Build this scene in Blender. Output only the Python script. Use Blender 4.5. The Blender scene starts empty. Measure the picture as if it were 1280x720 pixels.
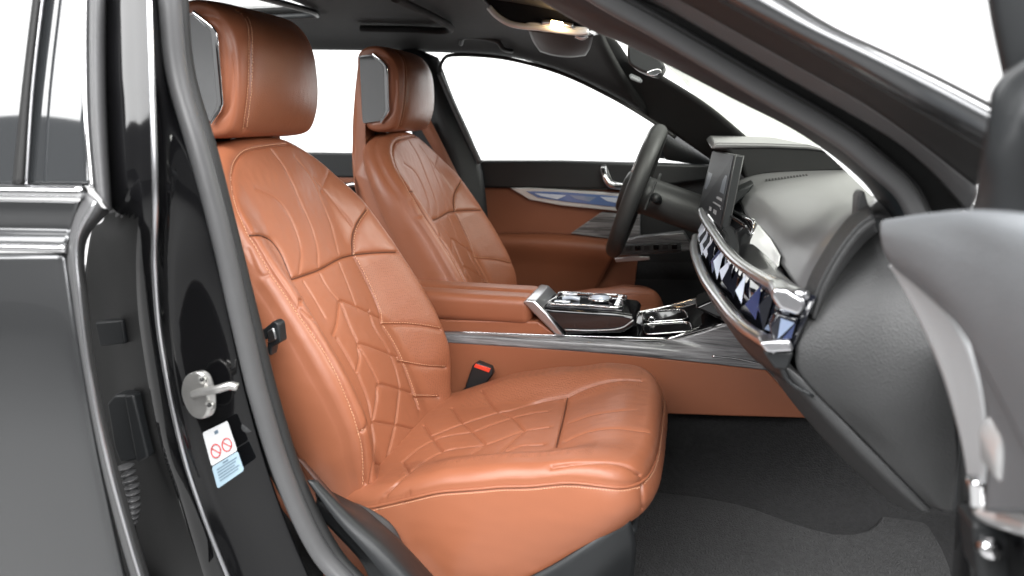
import bpy, bmesh, math, random
import numpy as np
from mathutils import Vector, Matrix
from mathutils.bvhtree import BVHTree
from mathutils.kdtree import KDTree

random.seed(7); np.random.seed(7)
scene = bpy.context.scene
COL = scene.collection

# ------------------------------------------------------------------ camera
# car axes: x forward (photo right), y across the car (into the picture), z up
CZ = 1.2                      # camera height above the studio floor
F = 900.0; YAW = math.radians(14); PIT = math.radians(13)
fw = np.array([-math.sin(YAW)*math.cos(PIT), math.cos(YAW)*math.cos(PIT), -math.sin(PIT)])
rt = np.array([math.cos(YAW), math.sin(YAW), 0.0]); up = np.cross(rt, fw)
cam_d = bpy.data.cameras.new('camera'); cam = bpy.data.objects.new('camera', cam_d); COL.objects.link(cam)
cam.location = (0, 0, CZ)
cam.rotation_euler = Matrix((rt, up, -fw)).transposed().to_euler()
cam_d.sensor_width = 36; cam_d.lens = F/1280*36
cam_d.clip_start = 0.02; cam_d.clip_end = 200
cam_d.dof.use_dof = True; cam_d.dof.focus_distance = 1.45; cam_d.dof.aperture_fstop = 3.6
scene.camera = cam

# ------------------------------------------------------------------ studio light
world = bpy.data.worlds.new('World'); scene.world = world; world.use_nodes = True
bg = world.node_tree.nodes['Background']
bg.inputs[0].default_value = (1.0, 1.0, 1.0, 1); bg.inputs[1].default_value = 0.16
def area(name, loc, target, sx, sy, power, color=(1, 1, 1)):
    d = bpy.data.lights.new(name, 'AREA'); d.shape = 'RECTANGLE'; d.size = sx; d.size_y = sy
    d.energy = power; d.color = color
    o = bpy.data.objects.new(name, d); COL.objects.link(o); o.location = loc
    o.rotation_euler = (Vector(target)-Vector(loc)).to_track_quat('-Z', 'Y').to_euler()
    return o
area('studio_softbox_overhead', (-0.4, -0.7, 3.5), (-0.2, 1.0, 0.7), 4.5, 1.6, 190)
area('studio_softbox_front', (1.7, -2.2, 2.9), (-0.3, 1.3, 0.9), 2.6, 1.8, 100)
area('studio_softbox_rear', (-4.2, -2.6, 3.62), (-4.0, 1.0, 2.4), 3.4, 2.2, 150)
area('studio_softbox_windscreen', (2.8, 1.9, 2.9), (0.0, 1.6, 1.0), 2.0, 2.6, 170)
area('studio_backdrop_light', (-0.3, 3.8, 4.2), (-0.3, 6.8, 1.4), 9.0, 0.8, 300)
scene.view_settings.view_transform = 'Standard'; scene.view_settings.look = 'None'
scene.view_settings.exposure = 0.75; scene.view_settings.gamma = 1.0
scene.render.engine = 'CYCLES'
scene.cycles.max_bounces = 8; scene.cycles.transparent_max_bounces = 12

# ------------------------------------------------------------------ helpers
O3 = np.array([0, 0, CZ])
def ray(px, py): return fw + rt*(px-640)/F + up*(360-py)/F
def P(px, py, Y):
    r = ray(px, py); return r*(Y/r[1]) + O3
def PZ(px, py, z):
    r = ray(px, py); return r*(z/r[2]) + O3
def PX(px, py, x):
    r = ray(px, py); return r*(x/r[0]) + O3
def W(x, y, z): return np.array([x, y, z+CZ])
def lin(h):
    h = h.lstrip('#'); c = [int(h[i:i+2], 16)/255 for i in (0, 2, 4)]
    return tuple(v/12.92 if v <= 0.04045 else ((v+0.055)/1.055)**2.4 for v in c)

ORG = {}
def thing(name, label, cat, loc, group=None):
    o = bpy.data.objects.new(name, None); COL.objects.link(o); o.empty_display_size = 0.05
    o.location = loc; o['label'] = label; o['category'] = cat
    if group: o['group'] = group
    ORG[o.name] = np.array(loc, float)
    return o
def org(p):
    v = np.zeros(3)
    if p is None: return v
    return ORG[p.name]
def obj(name, verts, faces, m, parent=None, smooth=True, label=None, autosmooth=None, mi=None):
    v = np.asarray(verts, float) - org(parent)
    me = bpy.data.meshes.new(name); me.from_pydata(v.tolist(), [], [tuple(int(i) for i in f) for f in faces])
    mats = m if isinstance(m, (list, tuple)) else [m]
    for x in mats: me.materials.append(x)
    if mi is not None: me.polygons.foreach_set('material_index', np.asarray(mi, dtype=np.int32))
    me.polygons.foreach_set('use_smooth', np.full(len(me.polygons), smooth))
    me.update()
    if autosmooth: me.set_sharp_from_angle(angle=math.radians(autosmooth))
    o = bpy.data.objects.new(name, me); COL.objects.link(o)
    if parent is not None:
        o.parent = parent; ORG[o.name] = ORG[parent.name]
    else: ORG[o.name] = np.zeros(3)
    if label: o['label'] = label
    return o
def fix_normals(o):
    bm = bmesh.new(); bm.from_mesh(o.data); bmesh.ops.recalc_face_normals(bm, faces=bm.faces); bm.to_mesh(o.data); bm.free()
def solid(o, t, off=-1.0):
    m = o.modifiers.new('thickness', 'SOLIDIFY'); m.thickness = t; m.offset = off; return o
def bevel(o, w, seg=3, ang=35):
    m = o.modifiers.new('bevel', 'BEVEL'); m.width = w; m.segments = seg; m.limit_method = 'ANGLE'; m.angle_limit = math.radians(ang)
    m.harden_normals = False
    return o
def sub(o, n=1):
    m = o.modifiers.new('subdivision', 'SUBSURF'); m.levels = n; m.render_levels = n; return o

def spline(pts, n, closed=False, tension=0.5):
    """Catmull-Rom through pts, resampled to n points at equal arc length"""
    p = np.asarray(pts, float)
    if len(p) == 2 and not closed:
        t = np.linspace(0, 1, n)[:, None]; return p[0]*(1-t)+p[1]*t
    if closed: q = np.vstack([p[-1], p, p[0], p[1]])
    else: q = np.vstack([2*p[0]-p[1], p, 2*p[-1]-p[-2]])
    out = []
    for i in range(1, len(q)-2):
        p0, p1, p2, p3 = q[i-1:i+3]
        k = np.linspace(0, 1, 24, endpoint=False)[:, None]
        # centripetal-ish tangents
        d1 = np.linalg.norm(p2-p1)+1e-9; d0 = np.linalg.norm(p1-p0)+1e-9; d2 = np.linalg.norm(p3-p2)+1e-9
        m1 = ((p1-p0)/d0*d1 + (p2-p1)*d0/d1*1.0) * (1/(d0+d1)) * d1 if False else (p2-p0)*(d1/(d0+d1))
        m2 = (p3-p1)*(d1/(d1+d2))
        k2, k3 = k*k, k*k*k
        out.append((2*k3-3*k2+1)*p1 + (k3-2*k2+k)*m1 + (-2*k3+3*k2)*p2 + (k3-k2)*m2)
    out = np.vstack(out + [q[-2][None]])
    s = np.concatenate([[0], np.cumsum(np.linalg.norm(np.diff(out, axis=0), axis=1))])
    t = np.linspace(0, s[-1], n+1)[:-1] if closed else np.linspace(0, s[-1], n)
    return np.stack([np.interp(t, s, out[:, j]) for j in range(out.shape[1])], 1)

def grid_faces(nr, nc, closed_c=False, closed_r=False):
    f = []
    for i in range(nr if closed_r else nr-1):
        for j in range(nc if closed_c else nc-1):
            a = i*nc+j; b = i*nc+(j+1) % nc; i2 = (i+1) % nr
            f.append((a, b, i2*nc+(j+1) % nc, i2*nc+j))
    return f
def loft(lines, n=40, m=None, smooth_across=True):
    """surface through several guide lines; m = points across"""
    L = np.stack([spline(l, n) for l in lines])          # k,n,3
    if m:
        if smooth_across: L = np.stack([spline(L[:, i], m) for i in range(n)], 1)
        else:
            k = np.linspace(0, len(lines)-1, m); i0 = np.clip(k.astype(int), 0, len(lines)-2); t = (k-i0)[:, None, None]
            L = L[i0]*(1-t)+L[i0+1]*t
    return L.reshape(-1, 3), grid_faces(L.shape[0], L.shape[1])
def px_lines(*ls): return [[P(*p) for p in l] for l in ls]
def sheet(name, lines, m, parent, t=0.004, n=40, across=None, sm=True, label=None, off=0.0):
    v, f = loft(lines, n, across, sm)
    o = obj(name, v, f, m, parent, True, label)
    # face the camera
    me = o.data
    if len(me.polygons):
        s = 0
        og = org(parent)
        for p in list(me.polygons)[::max(1, len(me.polygons)//50)]:
            s += p.normal.dot(Vector(O3-og)-p.center)
        if s < 0: me.flip_normals()
    if t: solid(o, t, -1.0)
    return o
def tube(name, path, r, m, parent, n=60, seg=12, closed=False, ry=None, refup=(0, 0, 1), cap=True, label=None, raw=False):
    p = spline(path, n, closed) if not raw else np.asarray(path, float)
    n = len(p)
    T = np.gradient(p, axis=0) if not closed else np.roll(p, -1, 0)-np.roll(p, 1, 0)
    T /= np.linalg.norm(T, axis=1)[:, None]+1e-12
    U = np.cross(T, np.array(refup, float)); bad = np.linalg.norm(U, axis=1) < 1e-6
    U[bad] = np.cross(T[bad], [1, 0, 0.3]); U /= np.linalg.norm(U, axis=1)[:, None]
    V = np.cross(U, T)
    a = np.linspace(0, 2*math.pi, seg, endpoint=False)
    rr = np.broadcast_to(np.asarray(r, float), (n,)) if np.ndim(r) else np.full(n, r)
    r2 = rr if ry is None else (np.full(n, ry) if not np.ndim(ry) else np.asarray(ry))
    v = p[:, None]+U[:, None]*(np.cos(a)[None, :, None]*rr[:, None, None])+V[:, None]*(np.sin(a)[None, :, None]*r2[:, None, None])
    f = grid_faces(n, seg, True, closed)
    if cap and not closed:
        f.append(tuple(range(seg))[::-1]); f.append(tuple((n-1)*seg+i for i in range(seg)))
    o = obj(name, v.reshape(-1, 3), f, m, parent, True, label); fix_normals(o)
    return o
def prism(name, poly, d, m, parent, bev=0.004, label=None, seg=3, smooth=True):
    """poly: 3D points of a planar outline, d: extrusion vector"""
    p = np.asarray(poly, float); n = len(p); v = np.vstack([p, p+np.asarray(d, float)])
    f = [tuple(range(n)), tuple(range(2*n-1, n-1, -1))]+[(i, i+n, (i+1) % n+n, (i+1) % n) for i in range(n)]
    o = obj(name, v, f, m, parent, False, label); fix_normals(o)
    if bev: bevel(o, bev, seg); o.data.polygons.foreach_set('use_smooth', np.full(len(o.data.polygons), smooth)); o.data.set_sharp_from_angle(angle=math.radians(50))
    return o
def prof(name, pts, Yr, Y1, m, parent, bev=0.004, smooth=0, label=None, Y0=None):
    """profile drawn in the lateral plane y = Yr, extruded across the car from Y0 (Yr) to Y1"""
    q = [P(a, b, Yr) for a, b in pts]
    if smooth: q = spline(q, smooth, True)
    q = np.asarray(q, float); y0 = Yr if Y0 is None else Y0; q[:, 1] = y0
    return prism(name, q, (0, Y1-y0, 0), m, parent, bev, label)
def box(name, lo, hi, m, parent, bev=0.003, label=None):
    x0, y0, z0 = lo; x1, y1, z1 = hi
    return prism(name, [W(x0, y0, z0), W(x1, y0, z0), W(x1, y0, z1), W(x0, y0, z1)], (0, y1-y0, 0), m, parent, bev, label)

# ------------------------------------------------------------------ materials
def mat(name, color, rough=0.5, metal=0.0, coat=0.0, spec=0.5, bump=None, var=0.0, varscale=8.0, emit=None, estr=0, coat_rough=0.03, sheen=0):
    m = bpy.data.materials.new(name); m.use_nodes = True; nt = m.node_tree; b = nt.nodes['Principled BSDF']
    b.inputs['Base Color'].default_value = (*color, 1); b.inputs['Roughness'].default_value = rough
    b.inputs['Metallic'].default_value = metal; b.inputs['Coat Weight'].default_value = coat; b.inputs['Coat Roughness'].default_value = coat_rough
    b.inputs['Specular IOR Level'].default_value = spec
    if sheen: b.inputs['Sheen Weight'].default_value = sheen
    if emit: b.inputs['Emission Color'].default_value = (*emit, 1); b.inputs['Emission Strength'].default_value = estr
    tc = nt.nodes.new('ShaderNodeTexCoord')
    if var:
        n = nt.nodes.new('ShaderNodeTexNoise'); n.inputs['Scale'].default_value = varscale; n.inputs['Detail'].default_value = 6
        nt.links.new(tc.outputs['Object'], n.inputs['Vector'])
        mx = nt.nodes.new('ShaderNodeMix'); mx.data_type = 'RGBA'
        mx.inputs[6].default_value = (*[c*(1-var) for c in color], 1); mx.inputs[7].default_value = (*[min(1, c*(1+var)) for c in color], 1)
        nt.links.new(n.outputs['Fac'], mx.inputs[0]); nt.links.new(mx.outputs[2], b.inputs['Base Color'])
        mr = nt.nodes.new('ShaderNodeMapRange'); mr.inputs[3].default_value = max(0.0, rough-0.06*min(1, var*5)); mr.inputs[4].default_value = min(1, rough+0.08*min(1, var*5))
        nt.links.new(n.outputs['Fac'], mr.inputs[0]); nt.links.new(mr.outputs[0], b.inputs['Roughness'])
    if bump:
        kind, sc, st, dist = bump
        if kind == 'vor':
            t = nt.nodes.new('ShaderNodeTexVoronoi'); t.inputs['Scale'].default_value = sc; out = t.outputs['Distance']
        else:
            t = nt.nodes.new('ShaderNodeTexNoise'); t.inputs['Scale'].default_value = sc; t.inputs['Detail'].default_value = 4; out = t.outputs['Fac']
        nt.links.new(tc.outputs['Object'], t.inputs['Vector'])
        bp = nt.nodes.new('ShaderNodeBump'); bp.inputs['Strength'].default_value = st; bp.inputs['Distance'].default_value = dist
        nt.links.new(out, bp.inputs['Height']); nt.links.new(bp.outputs[0], b.inputs['Normal'])
    return m
TAN = (0.293, 0.102, 0.051)
def leather_perf(name, color):
    m = mat(name, color, 0.45, bump=('vor', 330, 0.4, 0.0013), var=0.05, varscale=6)
    nt = m.node_tree; b = nt.nodes['Principled BSDF']
    src = b.inputs['Base Color'].links[0].from_socket
    v = nt.nodes.new('ShaderNodeTexVoronoi'); v.inputs['Scale'].default_value = 300; v.inputs['Randomness'].default_value = 0.25
    tc = nt.nodes.new('ShaderNodeTexCoord'); nt.links.new(tc.outputs['Object'], v.inputs['Vector'])
    r = nt.nodes.new('ShaderNodeMapRange'); r.inputs[1].default_value = 0.22; r.inputs[2].default_value = 0.34; r.inputs[3].default_value = 0.5; r.inputs[4].default_value = 1.0
    nt.links.new(v.outputs['Distance'], r.inputs[0])
    mx = nt.nodes.new('ShaderNodeMix'); mx.data_type = 'RGBA'; mx.blend_type = 'MULTIPLY'; mx.inputs[0].default_value = 1
    nt.links.new(src, mx.inputs[6]); nt.links.new(r.outputs[0], mx.inputs[7]); nt.links.new(mx.outputs[2], b.inputs['Base Color'])
    return m
M = {}
M['leather'] = mat('tan_leather', TAN, 0.40, bump=('vor', 700, 0.12, 0.001), var=0.06, varscale=7)
M['perf'] = leather_perf('tan_leather_perforated', TAN)
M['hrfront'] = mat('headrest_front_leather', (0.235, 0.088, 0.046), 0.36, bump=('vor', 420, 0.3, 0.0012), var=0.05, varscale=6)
M['leather_dk'] = mat('tan_leather_door', (0.22, 0.075, 0.037), 0.45, bump=('vor', 600, 0.12, 0.001), var=0.06)
M['fold_shade'] = mat('seam_fold_shade_brown', (0.10, 0.032, 0.015), 0.6)  # leather darkened to carry the shade inside the seam creases
M['thread'] = mat('tan_thread', (0.66, 0.36, 0.22), 0.6)
M['seam'] = mat('seam_thread', (0.30, 0.095, 0.042), 0.7)
M['paint'] = mat('black_car_paint', (0.08, 0.082, 0.085), 0.30, bump=('noise', 240, 0.02, 0.0006), metal=0.75, coat=1.0, coat_rough=0.015)
M['gblack'] = mat('gloss_black', (0.006, 0.006, 0.007), 0.12, coat=0.6)
M['glossframe'] = mat('frame_gloss_black', (0.004, 0.004, 0.0045), 0.05, bump=('noise', 120, 0.015, 0.0008))
M['rubber'] = mat('seal_rubber', (0.085, 0.085, 0.087), 0.38, bump=('noise', 900, 0.12, 0.0006), var=0.08, varscale=20)
M['rubber_dk'] = mat('dark_rubber', (0.014, 0.014, 0.014), 0.55, var=0.1, varscale=30)
M['chrome'] = mat('chrome', (0.86, 0.86, 0.87), 0.08, metal=1.0)
M['satin'] = mat('satin_metal', (0.62, 0.62, 0.64), 0.28, metal=1.0, bump=('noise', 400, 0.03, 0.0005))
M['steel'] = mat('zinc_steel', (0.60, 0.59, 0.57), 0.34, metal=0.9, bump=('noise', 260, 0.25, 0.0008), var=0.15, varscale=60)
M['plastic'] = mat('dark_plastic', (0.0125, 0.0138, 0.015), 0.46, bump=('noise', 1200, 0.15, 0.0004), var=0.1, varscale=30)
M['plastic_gr'] = mat('grey_plastic', (0.045, 0.046, 0.047), 0.44, bump=('noise', 1400, 0.12, 0.0004), var=0.06, varscale=20)
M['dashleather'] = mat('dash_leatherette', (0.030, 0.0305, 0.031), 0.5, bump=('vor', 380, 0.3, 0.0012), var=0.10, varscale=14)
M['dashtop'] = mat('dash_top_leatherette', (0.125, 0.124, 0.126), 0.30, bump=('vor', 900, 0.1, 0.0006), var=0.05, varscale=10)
M['headliner'] = mat('anthracite_headliner', (0.007, 0.007, 0.0073), 0.85, bump=('noise', 700, 0.25, 0.0006), var=0.12, varscale=40)
M['carpet'] = mat('black_carpet', (0.022, 0.022, 0.0225), 1.0, bump=('noise', 300, 0.7, 0.005), var=0.4, varscale=110, spec=0.1)
M['matcarpet'] = mat('grey_floor_mat', (0.040, 0.040, 0.0405), 0.95, bump=('noise', 280, 1.0, 0.006), var=0.38, varscale=100, spec=0.1)
M['belt'] = mat('belt_webbing', (0.06, 0.022, 0.014), 0.6, bump=('noise', 500, 0.5, 0.001))
M['red'] = mat('red_button', (0.75, 0.06, 0.03), 0.4)
M['white'] = mat('label_white', (0.62, 0.63, 0.64), 0.5)
M['bluelabel'] = mat('label_pale_blue', (0.36, 0.48, 0.56), 0.5)
M['redprint'] = mat('label_red_print', (0.55, 0.03, 0.03), 0.5)
M['greyprint'] = mat('label_grey_print', (0.12, 0.17, 0.22), 0.5)
M['floor'] = mat('studio_floor', (0.24, 0.24, 0.24), 0.5, var=0.08, varscale=1.5)
M['mirrorglass'] = mat('mirror_glass', (0.75, 0.76, 0.77), 0.02, metal=1.0)
M['hrglass'] = mat('headrest_panel_glass', (0.46, 0.465, 0.47), 0.05, metal=0.85)
M['lamp'] = mat('warm_reading_lamp', (1, 0.8, 0.5), 0.3, emit=(1.0, 0.66, 0.30), estr=22)
M['screenlit'] = mat('screen_dark', (0.010, 0.012, 0.016), 0.4, spec=0.15)
M['blue_cr'] = mat('crystal_blue', (0.025, 0.038, 0.10), 0.05, coat=1)
M['white_cr'] = mat('crystal_white', (0.55, 0.60, 0.70), 0.10, coat=1)
M['blue_door'] = mat('blade_glass_blue', (0.10, 0.16, 0.34), 0.06, coat=1)
M['silver'] = mat('silver_trim', (0.62, 0.62, 0.62), 0.25, metal=0.35)
M['blue2'] = mat('crystal_pale_blue', (0.20, 0.25, 0.36), 0.08, coat=1)
M['inlay_refl'] = mat('inlay_painted_reflection', (0.72, 0.73, 0.72), 0.22, coat=0.8)  # pale colour paints in a bright reflection on gloss black
M['black_cr'] = mat('crystal_black', (0.008, 0.009, 0.014), 0.05, coat=1)
M['doorpad'] = mat('front_door_pad', (0.15, 0.158, 0.167), 0.55, bump=('vor', 420, 0.35, 0.0012), var=0.10, varscale=18)
M['gap_shade'] = mat('matte_black_gap_shade', (0.006, 0.006, 0.006), 0.5, spec=0.25)  # dull black in place of gloss, paints the shade of the door gap
M['coolgrey'] = mat('cool_charcoal_trim', (0.016, 0.0205, 0.024), 0.5, bump=('noise', 1200, 0.15, 0.0004), var=0.08, varscale=30)
M['lightfabric'] = mat('pale_grey_door_cloth', (0.42, 0.43, 0.44), 0.7, bump=('noise', 600, 0.3, 0.0008), var=0.05)

def glass_mat(name, tint, refl=1.0):
    m = bpy.data.materials.new(name); m.use_nodes = True; nt = m.node_tree; nt.nodes.clear()
    o = nt.nodes.new('ShaderNodeOutputMaterial'); t = nt.nodes.new('ShaderNodeBsdfTransparent'); t.inputs[0].default_value = (*tint, 1)
    g = nt.nodes.new('ShaderNodeBsdfGlossy'); g.inputs['Roughness'].default_value = 0.01; g.inputs[0].default_value = (refl, refl, refl, 1)
    fr = nt.nodes.new('ShaderNodeFresnel'); fr.inputs[0].default_value = 1.5
    mx = nt.nodes.new('ShaderNodeMixShader'); nt.links.new(fr.outputs[0], mx.inputs[0]); nt.links.new(t.outputs[0], mx.inputs[1]); nt.links.new(g.outputs[0], mx.inputs[2]); nt.links.new(mx.outputs[0], o.inputs[0])
    return m
M['glass'] = glass_mat('clear_glass', (0.96, 0.97, 0.96))
M['windscreen'] = glass_mat('green_tinted_windscreen', (0.64, 0.655, 0.60))
M['darkglass'] = mat('privacy_glass', (0.03, 0.032, 0.034), 0.03, coat=0.5, spec=0.8)
def oak(name):
    m = mat(name, (0.16, 0.16, 0.165), 0.33, coat=0.35)
    nt = m.node_tree; b = nt.nodes['Principled BSDF']; tc = nt.nodes.new('ShaderNodeTexCoord'); mp = nt.nodes.new('ShaderNodeMapping')
    mp.inputs['Scale'].default_value = (6, 30, 150); nt.links.new(tc.outputs['Object'], mp.inputs[0])
    n = nt.nodes.new('ShaderNodeTexNoise'); n.inputs['Scale'].default_value = 1.0; n.inputs['Detail'].default_value = 8; n.inputs['Roughness'].default_value = 0.7; n.inputs['Distortion'].default_value = 0.6
    nt.links.new(mp.outputs[0], n.inputs['Vector'])
    cr = nt.nodes.new('ShaderNodeValToRGB'); cr.color_ramp.elements[0].position = 0.35; cr.color_ramp.elements[0].color = (0.035, 0.035, 0.037, 1)
    cr.color_ramp.elements[1].position = 0.68; cr.color_ramp.elements[1].color = (0.30, 0.30, 0.31, 1)
    nt.links.new(n.outputs['Fac'], cr.inputs[0]); nt.links.new(cr.outputs[0], b.inputs['Base Color'])
    return m
M['oak'] = oak('grey_oak_trim')

# ------------------------------------------------------------------ studio floor
fl = obj('studio_floor', [(-30, -30, 0), (30, -30, 0), (30, 30, 0), (-30, 30, 0)], [(0, 1, 2, 3)], M['floor'], None, False)
fl['kind'] = 'structure'
bp_ = [(y, z) for y, z in [(5.0, 0.003)]]+[(6.0+1.2*math.sin(t), 1.2-1.2*math.cos(t)) for t in np.linspace(0.06, math.pi/2, 14)]+[(7.2, 5.0)]
bv = [(x, y, z) for y, z in bp_ for x in (-14, 14)]
bo = obj('studio_backdrop', bv, [(2*i, 2*i+1, 2*i+3, 2*i+2) for i in range(len(bp_)-1)], mat('backdrop_white', (0.88, 0.88, 0.88), 0.8), None, True); bo['kind'] = 'structure'

# ================================================================== SEAT
SY = 1.25                                   # centre line of the passenger seat
RC = math.radians(25.6); A_ = np.array([-math.sin(RC), 0, math.cos(RC)]); C_ = np.array([math.cos(RC), 0, math.sin(RC)])
B0 = W(-0.53, SY, -0.61)
def ac(a, b, c): return B0 + A_*a + np.array([0, b, 0]) + C_*c
def itp(x, tab):
    t = np.array(tab); return np.interp(x, t[:, 0], t[:, 1])
def sitp(x, tab):
    t = np.array(tab); xs = np.linspace(t[0, 0], t[-1, 0], 400); ys = np.interp(xs, t[:, 0], t[:, 1])
    k = np.hanning(41); k /= k.sum(); ys = np.convolve(np.pad(ys, 20, mode='reflect', reflect_type='odd'), k, 'valid')
    return np.interp(x, xs, ys)
def sstep(t): t = np.clip(t, 0, 1); return t*t*(3-2*t)

def outline(x0, x1, xf, wtab, p, n):
    xs = np.linspace(x0, x1, 200); ws = sitp(xs, wtab)
    th = np.linspace(0, math.pi/2, 400)[1:]
    xe = x1+(xf-x1)*np.sin(th)**(2/p); we = ws[-1]*np.cos(th)**(2/p)
    X = np.concatenate([xs, xe]); Wd = np.concatenate([ws, we])
    s = np.concatenate([[0], np.cumsum(np.hypot(np.diff(X), np.diff(Wd)))])
    s_end = np.interp(s[-1]-0.0005, s, s)
    t = np.linspace(0, s_end, n); x = np.interp(t, s, X); w = np.interp(t, s, Wd)
    dx = np.gradient(x, t); return x, w, np.abs(dx)

def densify(p, step=0.0015):
    p = np.asarray(p); L = np.linalg.norm(np.diff(p, axis=0), axis=1).sum(); return spline(p, max(4, int(L/step)))
def pad(rows_x, rows_w, rows_n, xf, top, wall, place, ncol=300, nwall=26, R=0.03):
    """cushion: top(x,b) height above a plane, rolled edge of radius R, wall(x) level where the side wall ends"""
    nr = len(rows_x); tau = np.linspace(-1, 1, ncol); b = rows_w[:, None]*tau[None]
    x = np.repeat(rows_x[:, None], ncol, 1)
    # distance to the outline in plan, from samples
    ol = np.concatenate([np.stack([rows_x, rows_w], 1), np.stack([rows_x, -rows_w], 1)])
    od = np.concatenate([densify(np.stack([rows_x, sg_*rows_w], 1), 0.0004) for sg_ in (-1, 1)])
    kd = KDTree(len(od))
    for i, q in enumerate(od): kd.insert(Vector((q[0], q[1], 0)), i)
    kd.balance()
    d = np.array([kd.find(Vector((p, q, 0)))[2] for p, q in zip(x.ravel(), b.ravel())]).reshape(x.shape)
    d[:, 0] = 0; d[:, -1] = 0
    dd = np.clip(d, 0, R); roll = R-np.sqrt(np.maximum(R*R-(R-dd)**2, 0))
    h = top(x, b)-roll
    V = [[None]*(ncol+2*nwall) for _ in range(0)]
    k = np.linspace(0, 1, nwall+1)[1:]
    cols = []
    hw = wall(rows_x)
    outs = {}
    for sgn, j in ((-1, 0), (1, ncol-1)):
        e = h[:, j]; lev = e[:, None]*(1-k)+hw[:, None]*k
        bul = 0.010*np.sin(k*math.pi)**0.8
        # bulge outward along the plan normal
        nb = rows_n; nx = np.sqrt(np.maximum(0, 1-rows_n**2))*np.where(rows_x > rows_x[0]+0.5*(xf-rows_x[0]), 1, 0)
        bb = b[:, j][:, None]+sgn*bul[None]*nb[:, None]; xx = rows_x[:, None]+bul[None]*nx[:, None]
        outs[sgn] = (xx, bb, lev)
    X = np.concatenate([outs[-1][0][:, ::-1], x, outs[1][0]], 1)
    Bb = np.concatenate([outs[-1][1][:, ::-1], b, outs[1][1]], 1)
    Hh = np.concatenate([outs[-1][2][:, ::-1], h, outs[1][2]], 1)
    V = place(X, Bb, Hh)
    edge = {-1: V[:, nwall], 1: V[:, nwall+ncol-1]}
    return V, edge, X, Bb

def vnormals(V):
    du = np.gradient(V, axis=0); dv = np.gradient(V, axis=1); n = np.cross(du, dv)
    return n/(np.linalg.norm(n, axis=2)[:, :, None]+1e-12)
class Surf:
    def __init__(s, V):
        s.V = V.copy(); nr, nc = V.shape[:2]; s.nr, s.nc = nr, nc
        s.F = grid_faces(nr, nc); s.base = V.copy()
        s.bvh = BVHTree.FromPolygons([Vector(v) for v in V.reshape(-1, 3)], s.F)
        s.N = vnormals(V)
        c = np.array([0, 0, 0.0])
        if ((s.N*(O3-V)).sum(2)).mean() < 0: s.N = -s.N
        s.D = np.zeros((nr, nc))
    def cast(s, pts):
        out = []
        n = max(6, 3*len(pts)); q = spline(np.array(pts, float), n)
        for a, b in q:
            r = Vector(ray(a, b)).normalized(); h = s.bvh.ray_cast(Vector(O3), r)
            if h[0] is not None: out.append(np.array(h[0]))
        if len(out) < 3: return None
        o = [out[0]]
        for p in out[1:]:
            if 0.0015 < np.linalg.norm(p-o[-1]) < 0.09: o.append(p)
        return densify(o) if len(o) > 2 else None
    def groove(s, paths, prof_):
        paths = [p for p in paths if p is not None]
        if not paths: return
        allp = np.vstack(paths); kd = KDTree(len(allp))
        for i, p in enumerate(allp): kd.insert(Vector(p), i)
        kd.balance()
        R = max(w for _, w in prof_)*3
        lo = allp.min(0)-R; hi = allp.max(0)+R
        m = ((s.base > lo) & (s.base < hi)).all(2); idx = np.argwhere(m)
        D = np.zeros((s.nr, s.nc))
        for i, j in idx:
            d = kd.find(Vector(s.base[i, j]))[2]
            if d < R: D[i, j] = sum(dep*math.exp(-(d/w)**2) for dep, w in prof_)
        s.D = np.maximum(s.D, D) if True else s.D+D
    def final(s, amp=0.0009):
        from mathutils import noise as nz
        q = s.base.reshape(-1, 3); n_ = np.array([nz.noise(Vector(p*16.0))+0.45*nz.noise(Vector(p*np.array([30, 75, 55.0]))) for p in q]).reshape(s.nr, s.nc)
        return s.base - s.N*(s.D-amp*n_)[:, :, None]
def stitches(name, paths, surf_bvh, m, parent, pitch=0.0058, ln=0.0038, r=0.0009, lift=0.0004):
    V = []; Fc = []
    for p in paths:
        if p is None: continue
        L = np.linalg.norm(np.diff(p, axis=0), axis=1).sum(); n = int(L/pitch)
        q = spline(p[::4] if len(p) > 12 else p, max(4, n*2))
        for i in range(0, len(q)-1, 2):
            a = q[i]; t = q[i+1]-q[i]; t /= np.linalg.norm(t)+1e-9
            h = surf_bvh.find_nearest(Vector(a))
            if h[0] is None: continue
            nn = np.array(h[1]); 
            if nn @ (O3-a) < 0: nn = -nn
            a = np.array(h[0])+nn*lift; u = np.cross(t, nn); u /= np.linalg.norm(u)+1e-9
            k = len(V)
            for e, sc in ((-1, 0.5), (-0.5, 1), (0.5, 1), (1, 0.5)):
                for su, sn in ((1, 0), (0, 1), (-1, 0), (0, -0.6)):
                    V.append(a+t*e*ln/2+u*su*r*sc+nn*sn*r*sc)
            for g in range(3):
                for c in range(4):
                    Fc.append((k+g*4+c, k+g*4+(c+1) % 4, k+g*4+4+(c+1) % 4, k+g*4+4+c))
            Fc.append((k, k+1, k+2, k+3)[::-1]); Fc.append((k+12, k+13, k+14, k+15))
    if not V: return None
    o = obj(name, V, Fc, m, parent); o['kind'] = 'stuff'; return o

SEAM = [(0.0046, 0.0021), (0.0018, 0.008)]
QUILT = [(0.0036, 0.0020), (0.0010, 0.007)]
SOFT = [(0.0014, 0.0024), (0.0010, 0.007)]

seat = thing('bucket_seat', 'quilted tan leather front seat nearest the camera, beside the open doorway', 'car seat', W(-0.35, SY, -0.85))

def back_n(p, C=None): return np.broadcast_to(C_ if C is None else C, p.shape)
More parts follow.
